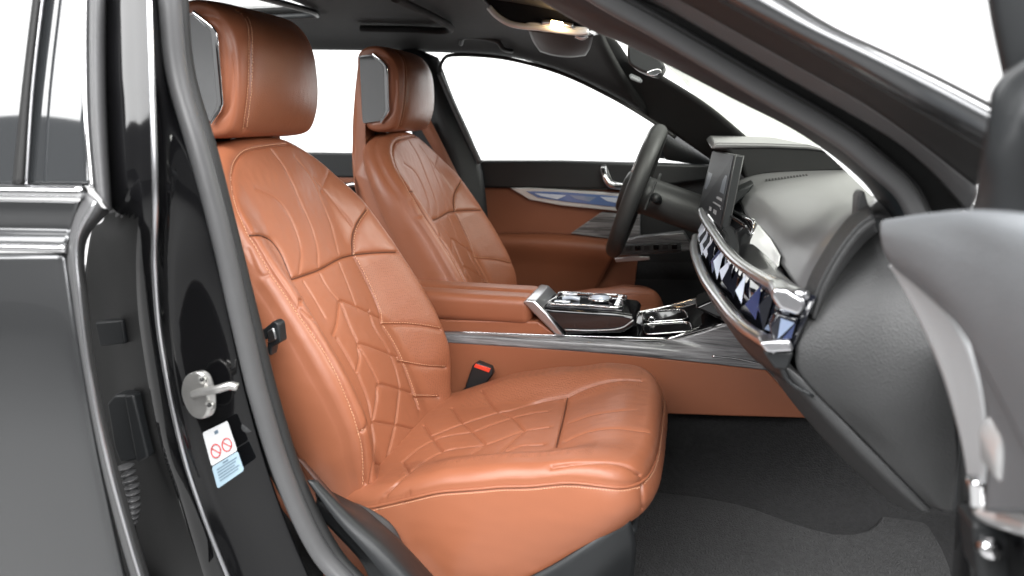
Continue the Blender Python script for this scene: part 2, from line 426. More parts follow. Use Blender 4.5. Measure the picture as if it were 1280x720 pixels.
# ---- backrest
BX, BW, BN = outline(-0.07, 0.34, 0.653, [(-0.07, 0.215), (0.06, 0.242), (0.2, 0.25), (0.34, 0.246)], 2.75, 470)
htab = [(-0.08, 0.012), (0.0, 0.03), (0.1, 0.07), (0.175, 0.074), (0.28, 0.066), (0.344, 0.058), (0.47, 0.036), (0.54, 0.016), (0.64, 0.0)]
def back_top(a, b):
    ab = np.abs(b)
    s = sstep((ab-0.115)/0.105)
    c = sitp(a, htab)*s + 0.010*np.exp(-((a-0.16)/0.13)**2)*(1-s) + 0.012*sstep((a-0.42)/0.15)*np.exp(-(ab/0.14)**2)
    return c
V, bedge, _, _ = pad(BX, BW, BN, 0.653, back_top, lambda a: sitp(a, [(-0.08, -0.085), (0.1, -0.06), (0.3, -0.055), (0.5, -0.06), (0.64, -0.07)]),
                     lambda X, Bq, H: B0 + A_*X[..., None] + np.array([0, 1, 0])*Bq[..., None] + C_*H[..., None], R=0.034)
back = Surf(V)
def zA(*p): return [(260+x/3, 160+y/3) for x, y in p]
def zB(*p): return [(300+x/2.57, 380+y/2.57) for x, y in p]
edge_near = zA((330, 55), (205, 70), (145, 85), (115, 110), (95, 160), (95, 220), (115, 300), (160, 400), (185, 440), (235, 530), (290, 610), (350, 700)) + zB((230, 80), (300, 190), (350, 300), (385, 400), (400, 480), (403, 580))
sh_near = zA((160, 400), (200, 400), (240, 420), (275, 465), (300, 520), (318, 565))
hor = zA((318, 565), (370, 548), (420, 530), (500, 487), (545, 475), (620, 466), (735, 462))
sh_far = zA((545, 472), (545, 410), (560, 360), (600, 300))
far_b = zA((545, 475), (570, 520), (610, 600), (650, 700)) + zB((477-300, 0),)[:0] + zB((455, 60), (490, 120), (520, 180), (550, 260), (575, 335))
seams = [edge_near, sh_near, hor, sh_far, far_b,
         zB((460, 65), (560, 68), (672, 85)), zB((510, 185), (590, 200), (662, 205)), zB((560, 298), (638, 300)), zB((385, 415), (405, 400), (415, 380))]
quilt = [zB((375, 220), (385, 170), (380, 128), (430, 140), (505, 170)), zB((300, 100), (312, 60), (318, 0), (322, -12), (380, 10), (452, 45)),
         zB((428, 375), (440, 310), (445, 260), (500, 268), (552, 285)), zB((428, 377), (500, 388), (560, 402)), zB((435, 512), (472, 520)),
         zA((340, 690), (346, 660), (350, 640), (400, 700)),
         zB((195, 15), (250, 60), (300, 102)), zB((312, 110), (345, 165), (373, 218)), zB((380, 225), (410, 300), (425, 370)),
         zB((515, 275), (508, 330), (500, 385), (485, 450), (462, 530)), zB((385, 140), (420, 200), (446, 255)), zB((325, -5), (350, 60), (380, 125)),
         zB((415, 20), (430, 70), (475, 145), (500, 205), (516, 270)), zB((425, 385), (432, 440), (430, 500), (415, 590))]
soft = [zA((180, 225), (250, 260), (290, 300), (330, 380), (350, 460), (345, 545)), zA((240, 80), (290, 150), (340, 260), (385, 360), (410, 450), (415, 525)),
        zA((330, 110), (390, 190), (430, 280), (465, 370), (490, 470)), zA((455, 165), (425, 240)), zA((360, 575), (400, 640), (440, 710)), zA((415, 535), (450, 600), (500, 660)),
        zA((490, 500), (530, 600), (560, 680)), zA((150, 455), (195, 555), (245, 545)), zA((395, 185), (460, 260), (560, 390))]
ps = [back.cast(p) for p in seams]; pq = [back.cast(p) for p in quilt]; po = [back.cast(p) for p in soft]
back.groove(ps, SEAM); back.groove(pq, QUILT); back.groove(po, SOFT)
VB = back.final()
# perforated leather between the far seams (mirrored too)
fc = back.base.reshape(-1, 3); rel = fc-B0; aa = rel@A_; bb = rel[:, 1]
fidx = np.array(back.F); fa = aa[fidx].mean(1); fb = bb[fidx].mean(1)
perf = (fa > 0.0) & (fa < 0.34) & (np.abs(fb) > np.interp(fa, [0, 0.1, 0.34], [0.15, 0.14, 0.11])) & (np.abs(fb) < np.where(fb < 0, 0.195, 0.238))
backrest = obj('backrest', VB.reshape(-1, 3), back.F, [M['leather'], M['perf']], seat, mi=perf.astype(int))
bvhB = BVHTree.FromPolygons([Vector(v) for v in VB.reshape(-1, 3)], back.F)
def shifted(p, dv): return None if p is None else p+np.array(dv)
stitches('stitching', [shifted(ps[0], C_*-0.001+A_*0-np.array([0, 0.0035, 0])), shifted(ps[4], (0, 0.004, 0)), shifted(ps[3], (0, 0.004, 0)), ps[8]]+[shifted(x, A_*0.004) for x in ps[5:8]], bvhB, M['thread'], backrest)
stitches('quilt_thread', pq, bvhB, M['seam'], backrest, pitch=0.0045, ln=0.003, r=0.00045, lift=0.0)
def fold_shades(paths, parent, r=0.0011):
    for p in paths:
        if p is not None: tube('seam_fold_shade', p[::5], r, M['fold_shade'], parent, n=max(20, len(p)//6), seg=6)  # thin dark tubes paint crease shade along the stitched folds
fold_shades([ps[i]-back_n(ps[i])*0.0035 if ps[i] is not None else None for i in (1, 2, 3)], backrest)
# piece at the back of the seat: shell that also rises behind the headrest
sh = [(-0.10, -0.04), (-0.10, -0.15), (0.1, -0.17), (0.4, -0.145), (0.56, -0.12), (0.66, -0.095), (0.78, -0.03), (0.855, 0.018), (0.872, 0.03), (0.868, 0.045), (0.78, 0.0), (0.66, -0.055), (0.58, -0.06), (0.3, -0.03)]
shp = spline([ac(a, 0, c) for a, c in sh], 60, True)
nb_ = 25; bs = np.linspace(-1, 1, nb_); rows = []
cen = shp.mean(0)
for t in bs:
    sc = (1-abs(t)**6)**(1/6) if abs(t) < 1 else 0
    sc = 0.88+0.12*max(sc, 0.0)
    a_of = (shp-B0)@A_
    wv = np.interp(a_of, [-0.1, 0.3, 0.55, 0.66, 0.88], [0.225, 0.232, 0.205, 0.15, 0.12])
    q = cen+(shp-cen)*sc; q = q+np.outer(wv*t, [0, 1, 0]); rows.append(q)
rows = np.array(rows); v = rows.reshape(-1, 3); f = grid_faces(nb_, 60, True); f += [tuple(range(60)), tuple((nb_-1)*60+i for i in range(60))[::-1]]
o = obj('back_shell', v, f, M['leather'], seat); fix_normals(o); o.data.set_sharp_from_angle(angle=math.radians(60))

# ---- cushion
CXr, CWr, CN = outline(-0.60, -0.15, -0.032, [(-0.60, 0.225), (-0.5, 0.25), (-0.3, 0.262), (-0.15, 0.258)], 4.0, 430)
zc = [(-0.62, -0.632), (-0.53, -0.612), (-0.4, -0.592), (-0.22, -0.56), (-0.1, -0.522), (-0.03, -0.515)]
hb = [(-0.62, 0.0), (-0.5, 0.004), (-0.37, 0.036), (-0.26, 0.042), (-0.157, 0.034), (-0.09, 0.012), (-0.03, 0.0)]
def cush_top(x, b):
    ab = np.abs(b); s = sstep((ab-0.115)/0.09)
    return sitp(x, zc)+sitp(x, hb)*s+0.008*np.exp(-((x+0.13)/0.06)**2)*(1-s)+0.006*np.exp(-((x+0.36)/0.1)**2)*(1-s)
wl = [(-0.62, -0.82), (-0.45, -0.80), (-0.36, -0.78), (-0.24, -0.725), (-0.168, -0.675), (-0.10, -0.615), (-0.05, -0.592), (-0.03, -0.60)]
V, cedge, cX, cB = pad(CXr, CWr, CN, -0.032, cush_top, lambda x: sitp(x, wl),
                       lambda X, Bq, H: np.stack([X, Bq+SY, H+CZ], -1), nwall=50, R=0.028)
cush = Surf(V)
def zC(*p): return [(440+x/3, 440+y/3) for x, y in p]
seams = [zC((808, 165), (795, 230), (770, 330), (745, 425)), zC((808, 165), (700, 185), (600, 215), (545, 225), (420, 265), (300, 310)),
         zC((750, 430), (850, 415), (950, 410), (1030, 425), (1083, 462)), zC((808, 165), (900, 125), (1000, 102), (1085, 105)),
         zC((1088, 480), (1092, 560), (1090, 630))]
quilt = [zC((485, 145), (520, 195), (548, 222), (600, 245), (645, 290)), zC((375, 210), (410, 260), (455, 300), (500, 345)), zC((270, 275), (300, 320), (338, 370)),
         zC((735, 220), (640, 235), (540, 265), (460, 295), (330, 320), (250, 360), (190, 410)), zC((740, 280), (650, 293), (500, 345), (340, 372), (210, 455), (120, 540)),
         zC((715, 345), (640, 350), (540, 385), (400, 415), (250, 445)), zC((645, 295), (570, 360), (460, 450)), zC((500, 345), (420, 400), (295, 490)), zC((190, 410), (215, 455)),
         zC((95, 590), (105, 560), (130, 540)), zC((195, 560), (200, 540), (215, 530))]
soft = [zC((815, 265), (900, 235), (1010, 218), (1060, 215)), zC((800, 335), (880, 300), (980, 285), (1110, 300))]
qs = [cush.cast(p) for p in seams]; qq = [cush.cast(p) for p in quilt]; qo = [cush.cast(p) for p in soft]
outl = np.vstack([cedge[-1], cedge[1][::-1]]); outl = outl[np.concatenate([[True], np.linalg.norm(np.diff(outl, axis=0), axis=1) > 1e-4])]
outl = densify(outl[::3])
for _ in range(60): outl[1:-1] = 0.25*outl[:-2]+0.5*outl[1:-1]+0.25*outl[2:]
cush.groove(qs, SEAM); cush.groove(qq, QUILT); cush.groove(qo, SOFT); cush.groove([outl], [(0.0022, 0.003)])
# slight wrinkles in the side skirt
VC = cush.final()
fidx = np.array(cush.F); fx = cX.reshape(-1)[fidx].mean(1); fb = cB.reshape(-1)[fidx].mean(1)
perf = (fx > -0.46) & (fx < -0.08) & (np.abs(fb) > 0.130) & (np.abs(fb) < np.where(fb < 0, 0.215, 0.245)) & (fx < np.where(fb < 0, -0.13, -0.08))
cushion = obj('cushion', VC.reshape(-1, 3), cush.F, [M['leather'], M['perf']], seat, mi=perf.astype(int))
bvhC = BVHTree.FromPolygons([Vector(v) for v in VC.reshape(-1, 3)], cush.F)
tube('piping', outl[::12]+np.array([0, 0, 0.0002]), 0.0024, M['leather'], cushion, n=300, seg=8)
stitches('stitching', [shifted(outl, (0, 0, -0.006))], bvhC, M['thread'], cushion, pitch=0.0045, ln=0.003)
stitches('quilt_thread', qq, bvhC, M['seam'], cushion, pitch=0.0045, ln=0.003, r=0.00045, lift=0.0)
fold_shades([qs[0]+np.array([0, 0, -.0040])], cushion)
# front flap under the nose of the cushion
YB = SY-0.235
prism('base_frame', [W(-0.50, YB, -0.80), W(-0.18, YB, -0.80), W(-0.10, YB, -0.70), W(-0.05, YB, -0.615), W(-0.10, YB, -0.60), W(-0.2, YB, -0.63), W(-0.5, YB, -0.70)],
      (0, 0.45, 0), M['plastic'], seat, 0.012)
sheet('side_cover', [[W(-0.42, SY-0.27, -0.80), W(-0.30, SY-0.27, -0.752), W(-0.2, SY-0.268, -0.690), W(-0.12, SY-0.262, -0.628), W(-0.065, SY-0.245, -0.590)],
                     [W(-0.42, SY-0.275, -0.83), W(-0.30, SY-0.278, -0.81), W(-0.2, SY-0.272, -0.755), W(-0.12, SY-0.262, -0.69), W(-0.055, SY-0.235, -0.64)],
                     [W(-0.42, SY-0.25, -0.90), W(-0.30, SY-0.25, -0.89), W(-0.2, SY-0.24, -0.86), W(-0.12, SY-0.23, -0.80), W(-0.06, SY-0.21, -0.74)]], M['plastic'], seat, 0.006, across=12)

# ---- headrest
def superell(cx, cy, cz, rx, ry, rz, e, nu=90, nv=60):
    u = np.linspace(-math.pi, math.pi, nu, endpoint=False); w = np.linspace(-math.pi/2, math.pi/2, nv)
    sg = lambda t, k: np.sign(t)*np.abs(t)**k
    U, Wv = np.meshgrid(u, w)
    x = sg(np.cos(Wv), e)*sg(np.cos(U), e); y = sg(np.cos(Wv), e)*sg(np.sin(U), e); z = sg(np.sin(Wv), e)
    return x, y, z
HX, HZ = -0.818, 0.087
def headrest():
    # blocks: lateral stations from near cheek to far cheek; each station a rounded side profile
    prof_pts = [(0.092, 0.015), (0.082, 0.065), (0.046, 0.103), (0.0, 0.116), (-0.034, 0.110), (-0.050, 0.09), (-0.055, 0.0), (-0.050, -0.09), (-0.034, -0.110), (0.0, -0.116), (0.05, -0.107), (0.082, -0.06)]
    pr = spline([(a, 0, b) for a, b in prof_pts], 160, True)
    n = 130; t = np.linspace(-1, 1, n); rows = []
    for k in t:
        ak = abs(k)
        s = (1-ak**9)**(1/3.0) if ak < 1 else 0.0
        sc = 0.90+0.10*s
        if ak > 0.985: sc *= 1
        fx = 1-0.30*ak**2.4                      # front curved in plan
        q = pr.copy(); q[:, 0] = np.where(q[:, 0] > 0, q[:, 0]*fx, q[:, 0]); q *= [sc, 1, sc]
        q[:, 1] = 0.137*math.copysign(1-(1-ak)**1.0, k) if False else 0.137*k
        rows.append(q)
    V = np.array(rows); 
    cap0 = [V[0]*[s, 1, s]+[0, -0.004*(1-s**2), 0] for s in np.linspace(0.02, 0.985, 34)]; cap1 = [V[-1]*[s, 1, s]+[0, 0.004*(1-s**2), 0] for s in np.linspace(0.985, 0.02, 34)]
    V = np.concatenate([cap0, V, cap1]); 
    tl = math.radians(-4); R = np.array([[math.cos(tl), 0, math.sin(tl)], [0, 1, 0], [-math.sin(tl), 0, math.cos(tl)]])
    V = V@R.T + W(HX, SY, HZ)
    V = np.concatenate([V, V[:, :1]], 1)
    return V
hr = Surf(headrest())
# normals outward
ctr = W(HX, SY, HZ)
sgn = np.sign(((hr.base-ctr)*hr.N).sum(2)); hr.N *= np.where(sgn == 0, 1, sgn)[:, :, None]
def zD(*p): return [(230+x/2, y/2) for x, y in p]
hs = [hr.cast(zD((135, 24), (152, 35), (165, 62), (168, 150), (163, 250), (153, 325)))]
hs_soft = [hr.cast(zD((40, 35), (85, 45), (112, 90), (120, 140), (116, 230), (95, 285), (40, 305)))]
hr.groove(hs, [(0.003, 0.0028), (0.003, 0.01)]); hr.groove(hs_soft, [(0.003, 0.006)])
VH = hr.final(0.0005)
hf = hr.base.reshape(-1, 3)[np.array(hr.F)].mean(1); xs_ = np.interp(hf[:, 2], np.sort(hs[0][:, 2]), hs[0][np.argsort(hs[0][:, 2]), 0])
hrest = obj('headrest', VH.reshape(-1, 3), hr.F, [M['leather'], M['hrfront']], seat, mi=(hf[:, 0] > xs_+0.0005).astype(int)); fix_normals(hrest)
bvhH = BVHTree.FromPolygons([Vector(v) for v in VH.reshape(-1, 3)], hr.F)
stitches('stitching', [shifted(hs[0], (-0.004, 0, 0)), shifted(hs[0], (0.004, 0, 0))], bvhH, M['thread'], hrest, pitch=0.005, ln=0.0034)
# glass panel with chrome frame on the headrest cheek
for sg_ in (-1, 1):
    yc = SY+sg_*0.1365
    g = [(-0.046, 0.085), (-0.008, 0.089), (0.022, 0.064), (0.026, 0.056), (0.026, -0.056), (0.023, -0.064), (0.008, -0.086), (-0.046, -0.092)]
    gp = [W(HX+a, yc, HZ+b) for a, b in g]
    o1 = prism('side_glass', gp, (0, sg_*0.006, 0), M['hrglass'], hrest, 0.002)
    q1 = [W(HX+a, yc+sg_*0.004, HZ+b) for a, b in g[1:7]]; q2 = [W(HX+a, yc+sg_*0.004, HZ+b) for a, b in [(-0.004, 0.095), (0.031, 0.068), (0.038, 0.057), (0.038, -0.057), (0.032, -0.069), (0.011, -0.093)]]
    v = np.array(q1+q2+[p+np.array([0, sg_*0.006, 0]) for p in q1+q2]); n6 = 6; f = []
    for i in range(5): f += [(i, i+1, n6+i+1, n6+i), (12+i, 12+n6+i, 12+n6+i+1, 12+i+1), (i, 12+i, 12+i+1, i+1), (n6+i, n6+i+1, 18+i+1, 18+i)]
    f += [(0, 6, 18, 12), (5, 17, 23, 11)]
    fo = obj('chrome_frame', v, f, M['chrome'], hrest, True); fix_normals(fo); bevel(fo, 0.0022, 3, 30)
    tube('chrome_edge', [W(HX+a, yc+sg_*0.006, HZ+b) for a, b in g[:2]], 0.002, M['satin'], hrest, n=6, seg=8)
for dy in (-0.06, 0.06):
    tube('post', [W(-0.835, SY+dy, -0.10), W(-0.822, SY+dy, 0.0)], 0.0065, M['chrome'], seat, n=6)
# collar under headrest
o = prism('headrest_collar', [W(-0.90, SY-0.06, -0.06), W(-0.845, SY-0.06, -0.06), W(-0.845, SY-0.06, -0.018), W(-0.90, SY-0.06, -0.012)], (0, 0.12, 0), M['plastic'], seat, 0.01)

def copy_tree(o, parent=None):
    c = o.copy(); COL.objects.link(c); c.parent = parent
    for ch in list(o.children): copy_tree(ch, c)
    return c
dseat = copy_tree(seat); dseat.name = 'bucket_seat.001'
dseat.location = Vector(seat.location)+Vector((-0.035, 0.78, 0.0))
dseat['label'] = 'tan leather seat behind the steering wheel, farther from the camera'

# ================================================================== CAR BODY (near side)
body = thing('sedan', 'dark glossy car body framing the open front doorway, with grey door seal', 'car', W(-0.3, 0.8, -1.2))
def L(Ys, *pts):
    """guide line; Ys one value or one per point"""
    if not hasattr(Ys, '__len__'): Ys = [Ys]*len(pts)
    return [P(a, b, y) for (a, b), y in zip(pts, Ys)]
# --- B-pillar: lines from the rear-door gap towards the door seal
b1 = L([.787, .767, .765, .95, .97, .97, .97, .97], (126, -14), (130, 110), (134, 255), (112, 300), (104, 400), (120, 520), (148, 640), (176, 735))
b2 = L([.769, .746, .737, .86, .91, .92, .92, .92], (143, -14), (147, 110), (152, 255), (140, 320), (140, 420), (156, 530), (184, 640), (215, 735))
b3 = L([.766, .743, .728, .765, .80, .81, .82, .82], (168, -14), (173, 110), (178, 250), (176, 330), (184, 430), (206, 560), (232, 640), (262, 735))
b4 = L([.767, .744, .730, .765, .795, .80, .81, .81], (187, -14), (191, 110), (195, 250), (194, 330), (202, 430), (228, 560), (254, 640), (292, 735))
b5 = L([.80, .785, .78, .80, .815, .82, .83, .83], (193, -14), (200, 110), (208, 250), (212, 330), (222, 430), (250, 560), (278, 640), (314, 735))
b6 = L([.83, .82, .81, .815, .82, .825, .835, .84], (202, -14), (212, 100), (246, 220), (268, 310), (286, 400), (308, 500), (344, 620), (390, 735))
bpp = sheet('b_pillar_panel', [b1, b2, b3, b4], [M['glossframe'], M['gap_shade']], body, 0.004, n=80, across=28, label='outer glossy black face of the pillar beside the rear door')
zcut = P(150, 262, .8)[2]
for p in bpp.data.polygons:
    c = p.center+Vector(org(body))
    if c.z < zcut and (p.index // 79) < 23: p.material_index = 1  # recessed lower part gets the painted gap shade
tube('b_pillar_ridge', [p+np.array([0, -0.001, 0]) for p in b4], 0.0035, M['satin'], body, n=90, seg=8)
sheet('b_pillar_panel', [b4, b5, b6], M['glossframe'], body, 0.004, n=80, across=20, label='inner glossy black face of the pillar with the striker')
# door seal: rubber tube with lip, runs from the roof down the B-pillar to the sill
seal_c = L([.82, .82, .82, .825, .83, .835, .84, .845, .85], (211, -16), (221, 90), (249, 190), (278, 300), (301, 400), (325, 500), (357, 600), (400, 690), (450, 745))
tube('door_seal', seal_c, 0.0125, M['rubber'], body, n=120, seg=16, ry=0.016, refup=(0, 1, 0))
seal_i = L([.84, .84, .84, .845, .85, .855, .86, .865, .87], (224, -16), (234, 90), (263, 190), (291, 300), (316, 400), (341, 500), (373, 600), (418, 690), (468, 745))
tube('seal_lip', seal_i, 0.010, M['rubber_dk'], body, n=120, seg=12, refup=(0, 1, 0))
# inner B-pillar trim behind the seal
t1 = [p+np.array([-0.005, 0.01, 0]) for p in seal_i]; t2 = [p+np.array([-0.10, 0.06, 0]) for p in seal_i]
sheet('pillar_trim', [t1, [0.5*(a+b)+np.array([0.004, 0.0, 0]) for a, b in zip(t1, t2)], t2], M['plastic'], body, 0.004, n=60, across=10)
# --- roof rail and A-pillar
def ext(pts): return pts
i0 = L([1.02]*9, (560, -85), (660, -10), (735, 36), (769, 50), (828, 78), (917, 124), (1003, 169), (1077, 226), (1112, 275))
i1 = L([.93]*8, (620, -85), (740, -2), (820, 43), (937, 113), (1053, 183), (1092, 218), (1124, 249), (1140, 285))
i2 = L([.905]*8, (640, -85), (760, -12), (820, 21), (937, 89), (1053, 156), (1100, 191), (1143, 230), (1172, 285))
mid = [0.5*(a+b) for a, b in zip(i1, i2)]
sheet('a_pillar_trim', [i0, [0.5*(spline(i0, 9)[k]+spline(i1, 9)[k])+np.array([0, -0.02, 0]) for k in range(9)], i1], M['coolgrey'], body, 0.004, n=60, across=12)
tube('door_seal', mid, 0.0135, M['rubber'], body, n=110, seg=16, refup=(0, 1, 0), label='grey rubber door seal along the roof rail and windscreen pillar')
g3 = L([.925]*7, (650, -95), (775, -12), (850, 22), (970, 88), (1110, 170), (1160, 212), (1205, 262))
i3 = L([.885]*7, (660, -100), (790, -18), (870, 32), (970, 90), (1110, 171), (1163, 213), (1210, 264))
i4 = L([.845]*7, (700, -95), (830, -11), (870, 12), (1000, 85), (1080, 130), (1135, 168), (1218, 232))
i5 = L([.78]*7, (740, -95), (898, -2), (976, 42), (1053, 84), (1131, 128), (1228, 183), (1262, 205))
i5b = L([.745]*7, (760, -95), (904, -6), (982, 36), (1060, 76), (1136, 117), (1232, 168), (1266, 188))
i6 = L([.738]*7, (790, -95), (930, -12), (1010, 32), (1085, 68), (1160, 105), (1236, 146), (1275, 168))
i7 = L([.748]*7, (815, -95), (955, -16), (1038, 35), (1110, 69), (1180, 103), (1240, 134), (1285, 158))
i8 = L([.79]*7, (818, -97), (958, -18), (1041, 33), (1113, 67), (1183, 101), (1243, 132), (1288, 156))
sheet('frame_flange', [g3, i3], M['rubber_dk'], body, 0.003, n=60)
sheet('gap_channel', [i2, [p+np.array([0.004, 0.03, 0.003]) for p in i2], g3], M['rubber_dk'], body, 0.003, n=60, sm=False)
sheet('frame_flange', [i3, [0.5*(a+b)+np.array([0.0, -0.006, 0.002]) for a, b in zip(i3, i4)], i4], M['rubber'], body, 0.003, n=60, across=10)
sheet('frame_flange', [i4, [0.5*(a+b)+np.array([0.0, 0.012, -0.004]) for a, b in zip(i4, i5)], i5], M['rubber_dk'], body, 0.003, n=60, across=10)
sheet('outer_pillar_skin', [i5, i5b, i6, i7, i8], M['paint'], body, 0.003, n=60, across=24)
tube('outer_pillar_moulding', i7, 0.003, M['rubber_dk'], body, n=60, seg=8)
# --- sill plate inside the doorway
s0 = L([.86, .86, .86, .86], (396, 612), (430, 650), (470, 690), (520, 745))
s1 = L([.90, .90, .90, .90], (405, 618), (445, 640), (500, 672), (560, 712))
sheet('sill_trim', [L([.86]*4, (385, 600), (420, 650), (455, 690), (505, 750)), L([.875]*4, (397, 600), (440, 648), (478, 684), (530, 740)), L([.93]*4, (397, 618), (450, 642), (498, 676), (545, 735)), L([.97]*4, (410, 612), (462, 640), (505, 680), (560, 740))], M['plastic'], body, 0.004, n=30, across=16)
# --- rear window pillar far side etc. belong to the far body
# striker on the B-pillar
st = thing('door_striker', 'silver metal door latch striker screwed to the black pillar', 'latch', P(255, 490, .80))
yk = .805
pl = [P(a, b, yk) for a, b in spline(np.array([(242, 468), (254, 462), (263, 466), (269, 480), (272, 500), (270, 515), (262, 521), (250, 517), (240, 500), (237, 485)], float), 40, True)]
prism('base_plate', pl, (-0.006, -0.011, 0.0), M['steel'], st, 0.003)
tube('striker_bar', [P(244, 492, yk-.010), P(250, 489, yk-.018), P(268, 484, yk-.032), P(290, 481, yk-.030), P(297, 484, yk-.028)], [0.0062, 0.0066, 0.0060, 0.0062, 0.003], M['steel'], st, n=24, seg=12, raw=False) if False else None
tube('striker_bar', [P(242, 493, yk-.010), P(252, 490, yk-.020), P(270, 487, yk-.030), P(288, 482, yk-.030), P(297, 484, yk-.026)], 0.0056, M['steel'], st, n=24, seg=12)
for q in ((254, 475), (263, 507)):
    tube('screw', [P(q[0], q[1], yk-.006), P(q[0]-1.5, q[1]-0.6, yk-.016)], 0.0062, M['steel'], st, n=4, seg=16)
    tube('screw_recess', [P(q[0]-1.5, q[1]-0.6, yk-.0155), P(q[0]-1.6, q[1]-0.7, yk-.0168)], 0.0034, M['rubber_dk'], st, n=3, seg=6)
# warning label, stuck on the pillar
lab = thing('warning_label', 'white and pale blue warning sticker with two red symbols on the black pillar', 'sticker', P(280, 570, .80))
yl = .812
def lp(u, v, d=0.0):
    # label-local (0..1, 0..1) to the pillar
    c = [(253, 541), (284, 526), (305, 588), (272, 611)]
    x = (1-v)*((1-u)*c[0][0]+u*c[1][0])+v*((1-u)*c[3][0]+u*c[2][0]); y = (1-v)*((1-u)*c[0][1]+u*c[1][1])+v*((1-u)*c[3][1]+u*c[2][1])
    return P(x, y, yl-d)
def lrect(name, u0, v0, u1, v1, m, d, parent):
    r = 0.06
    pts = [(u0+r*.6, v0), (u1-r*.6, v0), (u1, v0+r*.5), (u1, v1-r*.5), (u1-r*.6, v1), (u0+r*.6, v1), (u0, v1-r*.5), (u0, v0+r*.5)] if (u1-u0) > .4 and (v1-v0) > .2 else [(u0, v0), (u1, v0), (u1, v1), (u0, v1)]
    return prism(name, [lp(a, b, d) for a, b in pts], (0, 0.0006, 0), m, parent, 0)
wh = lrect('label_sheet', 0, 0, 1, .60, M['white'], 0, lab); lrect('label_sheet', .0, .615, 1, 1, M['bluelabel'], 0, lab)
for cu in (.29, .72):
    tube('prohibition_ring', [lp(cu+.17*math.cos(t), .40+.115*math.sin(t), .0008) for t in np.linspace(0, 2*math.pi, 16, endpoint=False)], 0.0008, M['redprint'], wh, n=32, seg=6, closed=True, refup=(0, 1, 0))
    tube('prohibition_bar', [lp(cu-.11, .33, .0008), lp(cu+.11, .47, .0008)], 0.0007, M['redprint'], wh, n=3, seg=6)
lrect('print_mark', .42, .07, .56, .13, M['greyprint'], .0007, wh)
for k in range(5):
    lrect('print_line', .14, .70+.05*k, .9-.07*(k % 3), .715+.05*k, M['greyprint'], .0007, wh)
lrect('print_line', .40, .645, .60, .67, M['greyprint'], .0007, wh)
# round cap and slot on the pillar trim
tube('trim_clip', [P(311, 533, .835), P(310, 533, .828)], 0.009, M['plastic_gr'], body, n=3, seg=20)

# ---------------- rear door (closed, left of the picture)
rd = thing('rear_door', 'closed dark rear car door with chrome window trim at the left edge', 'car door', P(40, 500, .7)*np.array([1, 1, 0])+np.array([0, 0, .35]))
def Yd(py):   # outward curvature of the door skin
    return float(np.interp(py, [-20, 230, 316, 420, 560, 600, 660, 740], [.755, .712, .698, .685, .684, .688, .703, .732]))
def LD(dx, *pts): return [P(a, b, Yd(b)+dx) for a, b in pts]
sheet('door_skin', [LD(0, (-90, 316), (-90, 420), (-90, 560), (-90, 750)), LD(0, (0, 316), (0, 420), (0, 560), (0, 750)), LD(.001, (60, 316), (70, 420), (85, 560), (120, 750)), LD(.006, (82, 316), (97, 420), (121, 560), (160, 750)), LD(.02, (85, 316), (100, 420), (124, 560), (164, 750))], M['paint'], rd, 0.003, n=60, across=40)
sheet('belt_panel', [LD(0, (-90, 249), (0, 250), (60, 251), (98, 252)), LD(.003, (-90, 262), (0, 264), (60, 265), (94, 266)), LD(.010, (-90, 284), (0, 286), (60, 287), (88, 288)), LD(.002, (-90, 292), (0, 294), (60, 295), (86, 295)), LD(0, (-90, 303), (0, 304), (60, 305), (83, 306))], M['paint'], rd, 0.003, n=40, across=24)
tube('belt_moulding', LD(-.002, (-90, 237), (-30, 238), (40, 239), (80, 239.5), (104, 240)), 0.0070, M['chrome'], rd, n=40, seg=20, ry=0.0075)
tube('chrome_strip', LD(-.001, (-90, 307), (-30, 308), (30, 309.5), (82, 311)), 0.0045, M['chrome'], rd, n=40, seg=12, ry=0.0050)
sheet('window_glass', [LD(.012, (-90, -30), (-90, 110), (-90, 232)), LD(.010, (20, -30), (10, 110), (5, 232)), LD(.012, (116, -30), (112, 110), (112, 232))], M['darkglass'], rd, 0.004, n=40, across=20)
sheet('window_divider', [LD(.004, (44, -30), (27, 110), (15, 230)), LD(-.002, (50, -30), (33, 110), (22, 230)), LD(.004, (56, -30), (40, 110), (31, 230))], M['rubber_dk'], rd, 0.004, n=40, across=8)
tube('window_divider_edge', LD(-.002, (57, -30), (41, 110), (33, 230)), 0.0016, M['satin'], rd, n=40, seg=8)
tube('window_chrome_edge', LD(0, (107, -30), (106, 60), (108, 150), (115, 235)), 0.0028, M['chrome'], rd, n=50, seg=10)
sheet('door_edge_frame', [LD(.004, (109, -30), (109, 60), (111, 150), (118, 238)), LD(-.003, (119, -30), (118, 60), (120, 150), (128, 250)), LD(.012, (131, -30), (130, 60), (132, 150), (138, 262)), LD(.05, (134, -30), (133, 60), (134, 150), (140, 262))], M['rubber'], rd, 0.003, n=50, across=16)
sheet('door_edge_frame', [LD(.004, (104, 238), (84, 308), (90, 370), (105, 470), (124, 570), (146, 660), (172, 750)), LD(-.004, (118, 250), (93, 300), (97, 370), (111, 470), (131, 570), (154, 660), (180, 750)), LD(.004, (128, 260), (101, 300), (104, 370), (117, 470), (138, 570), (162, 660), (189, 750)), LD(.05, (138, 263), (108, 303), (110, 370), (122, 470), (144, 570), (169, 660), (197, 750))], M['rubber'], rd, 0.003, n=70, across=18)
tube('edge_bead', LD(-.002, (120, 252), (97, 298), (100, 370), (113, 470), (133, 570), (157, 660), (184, 750)), 0.0022, M['satin'], rd, n=70, seg=8)
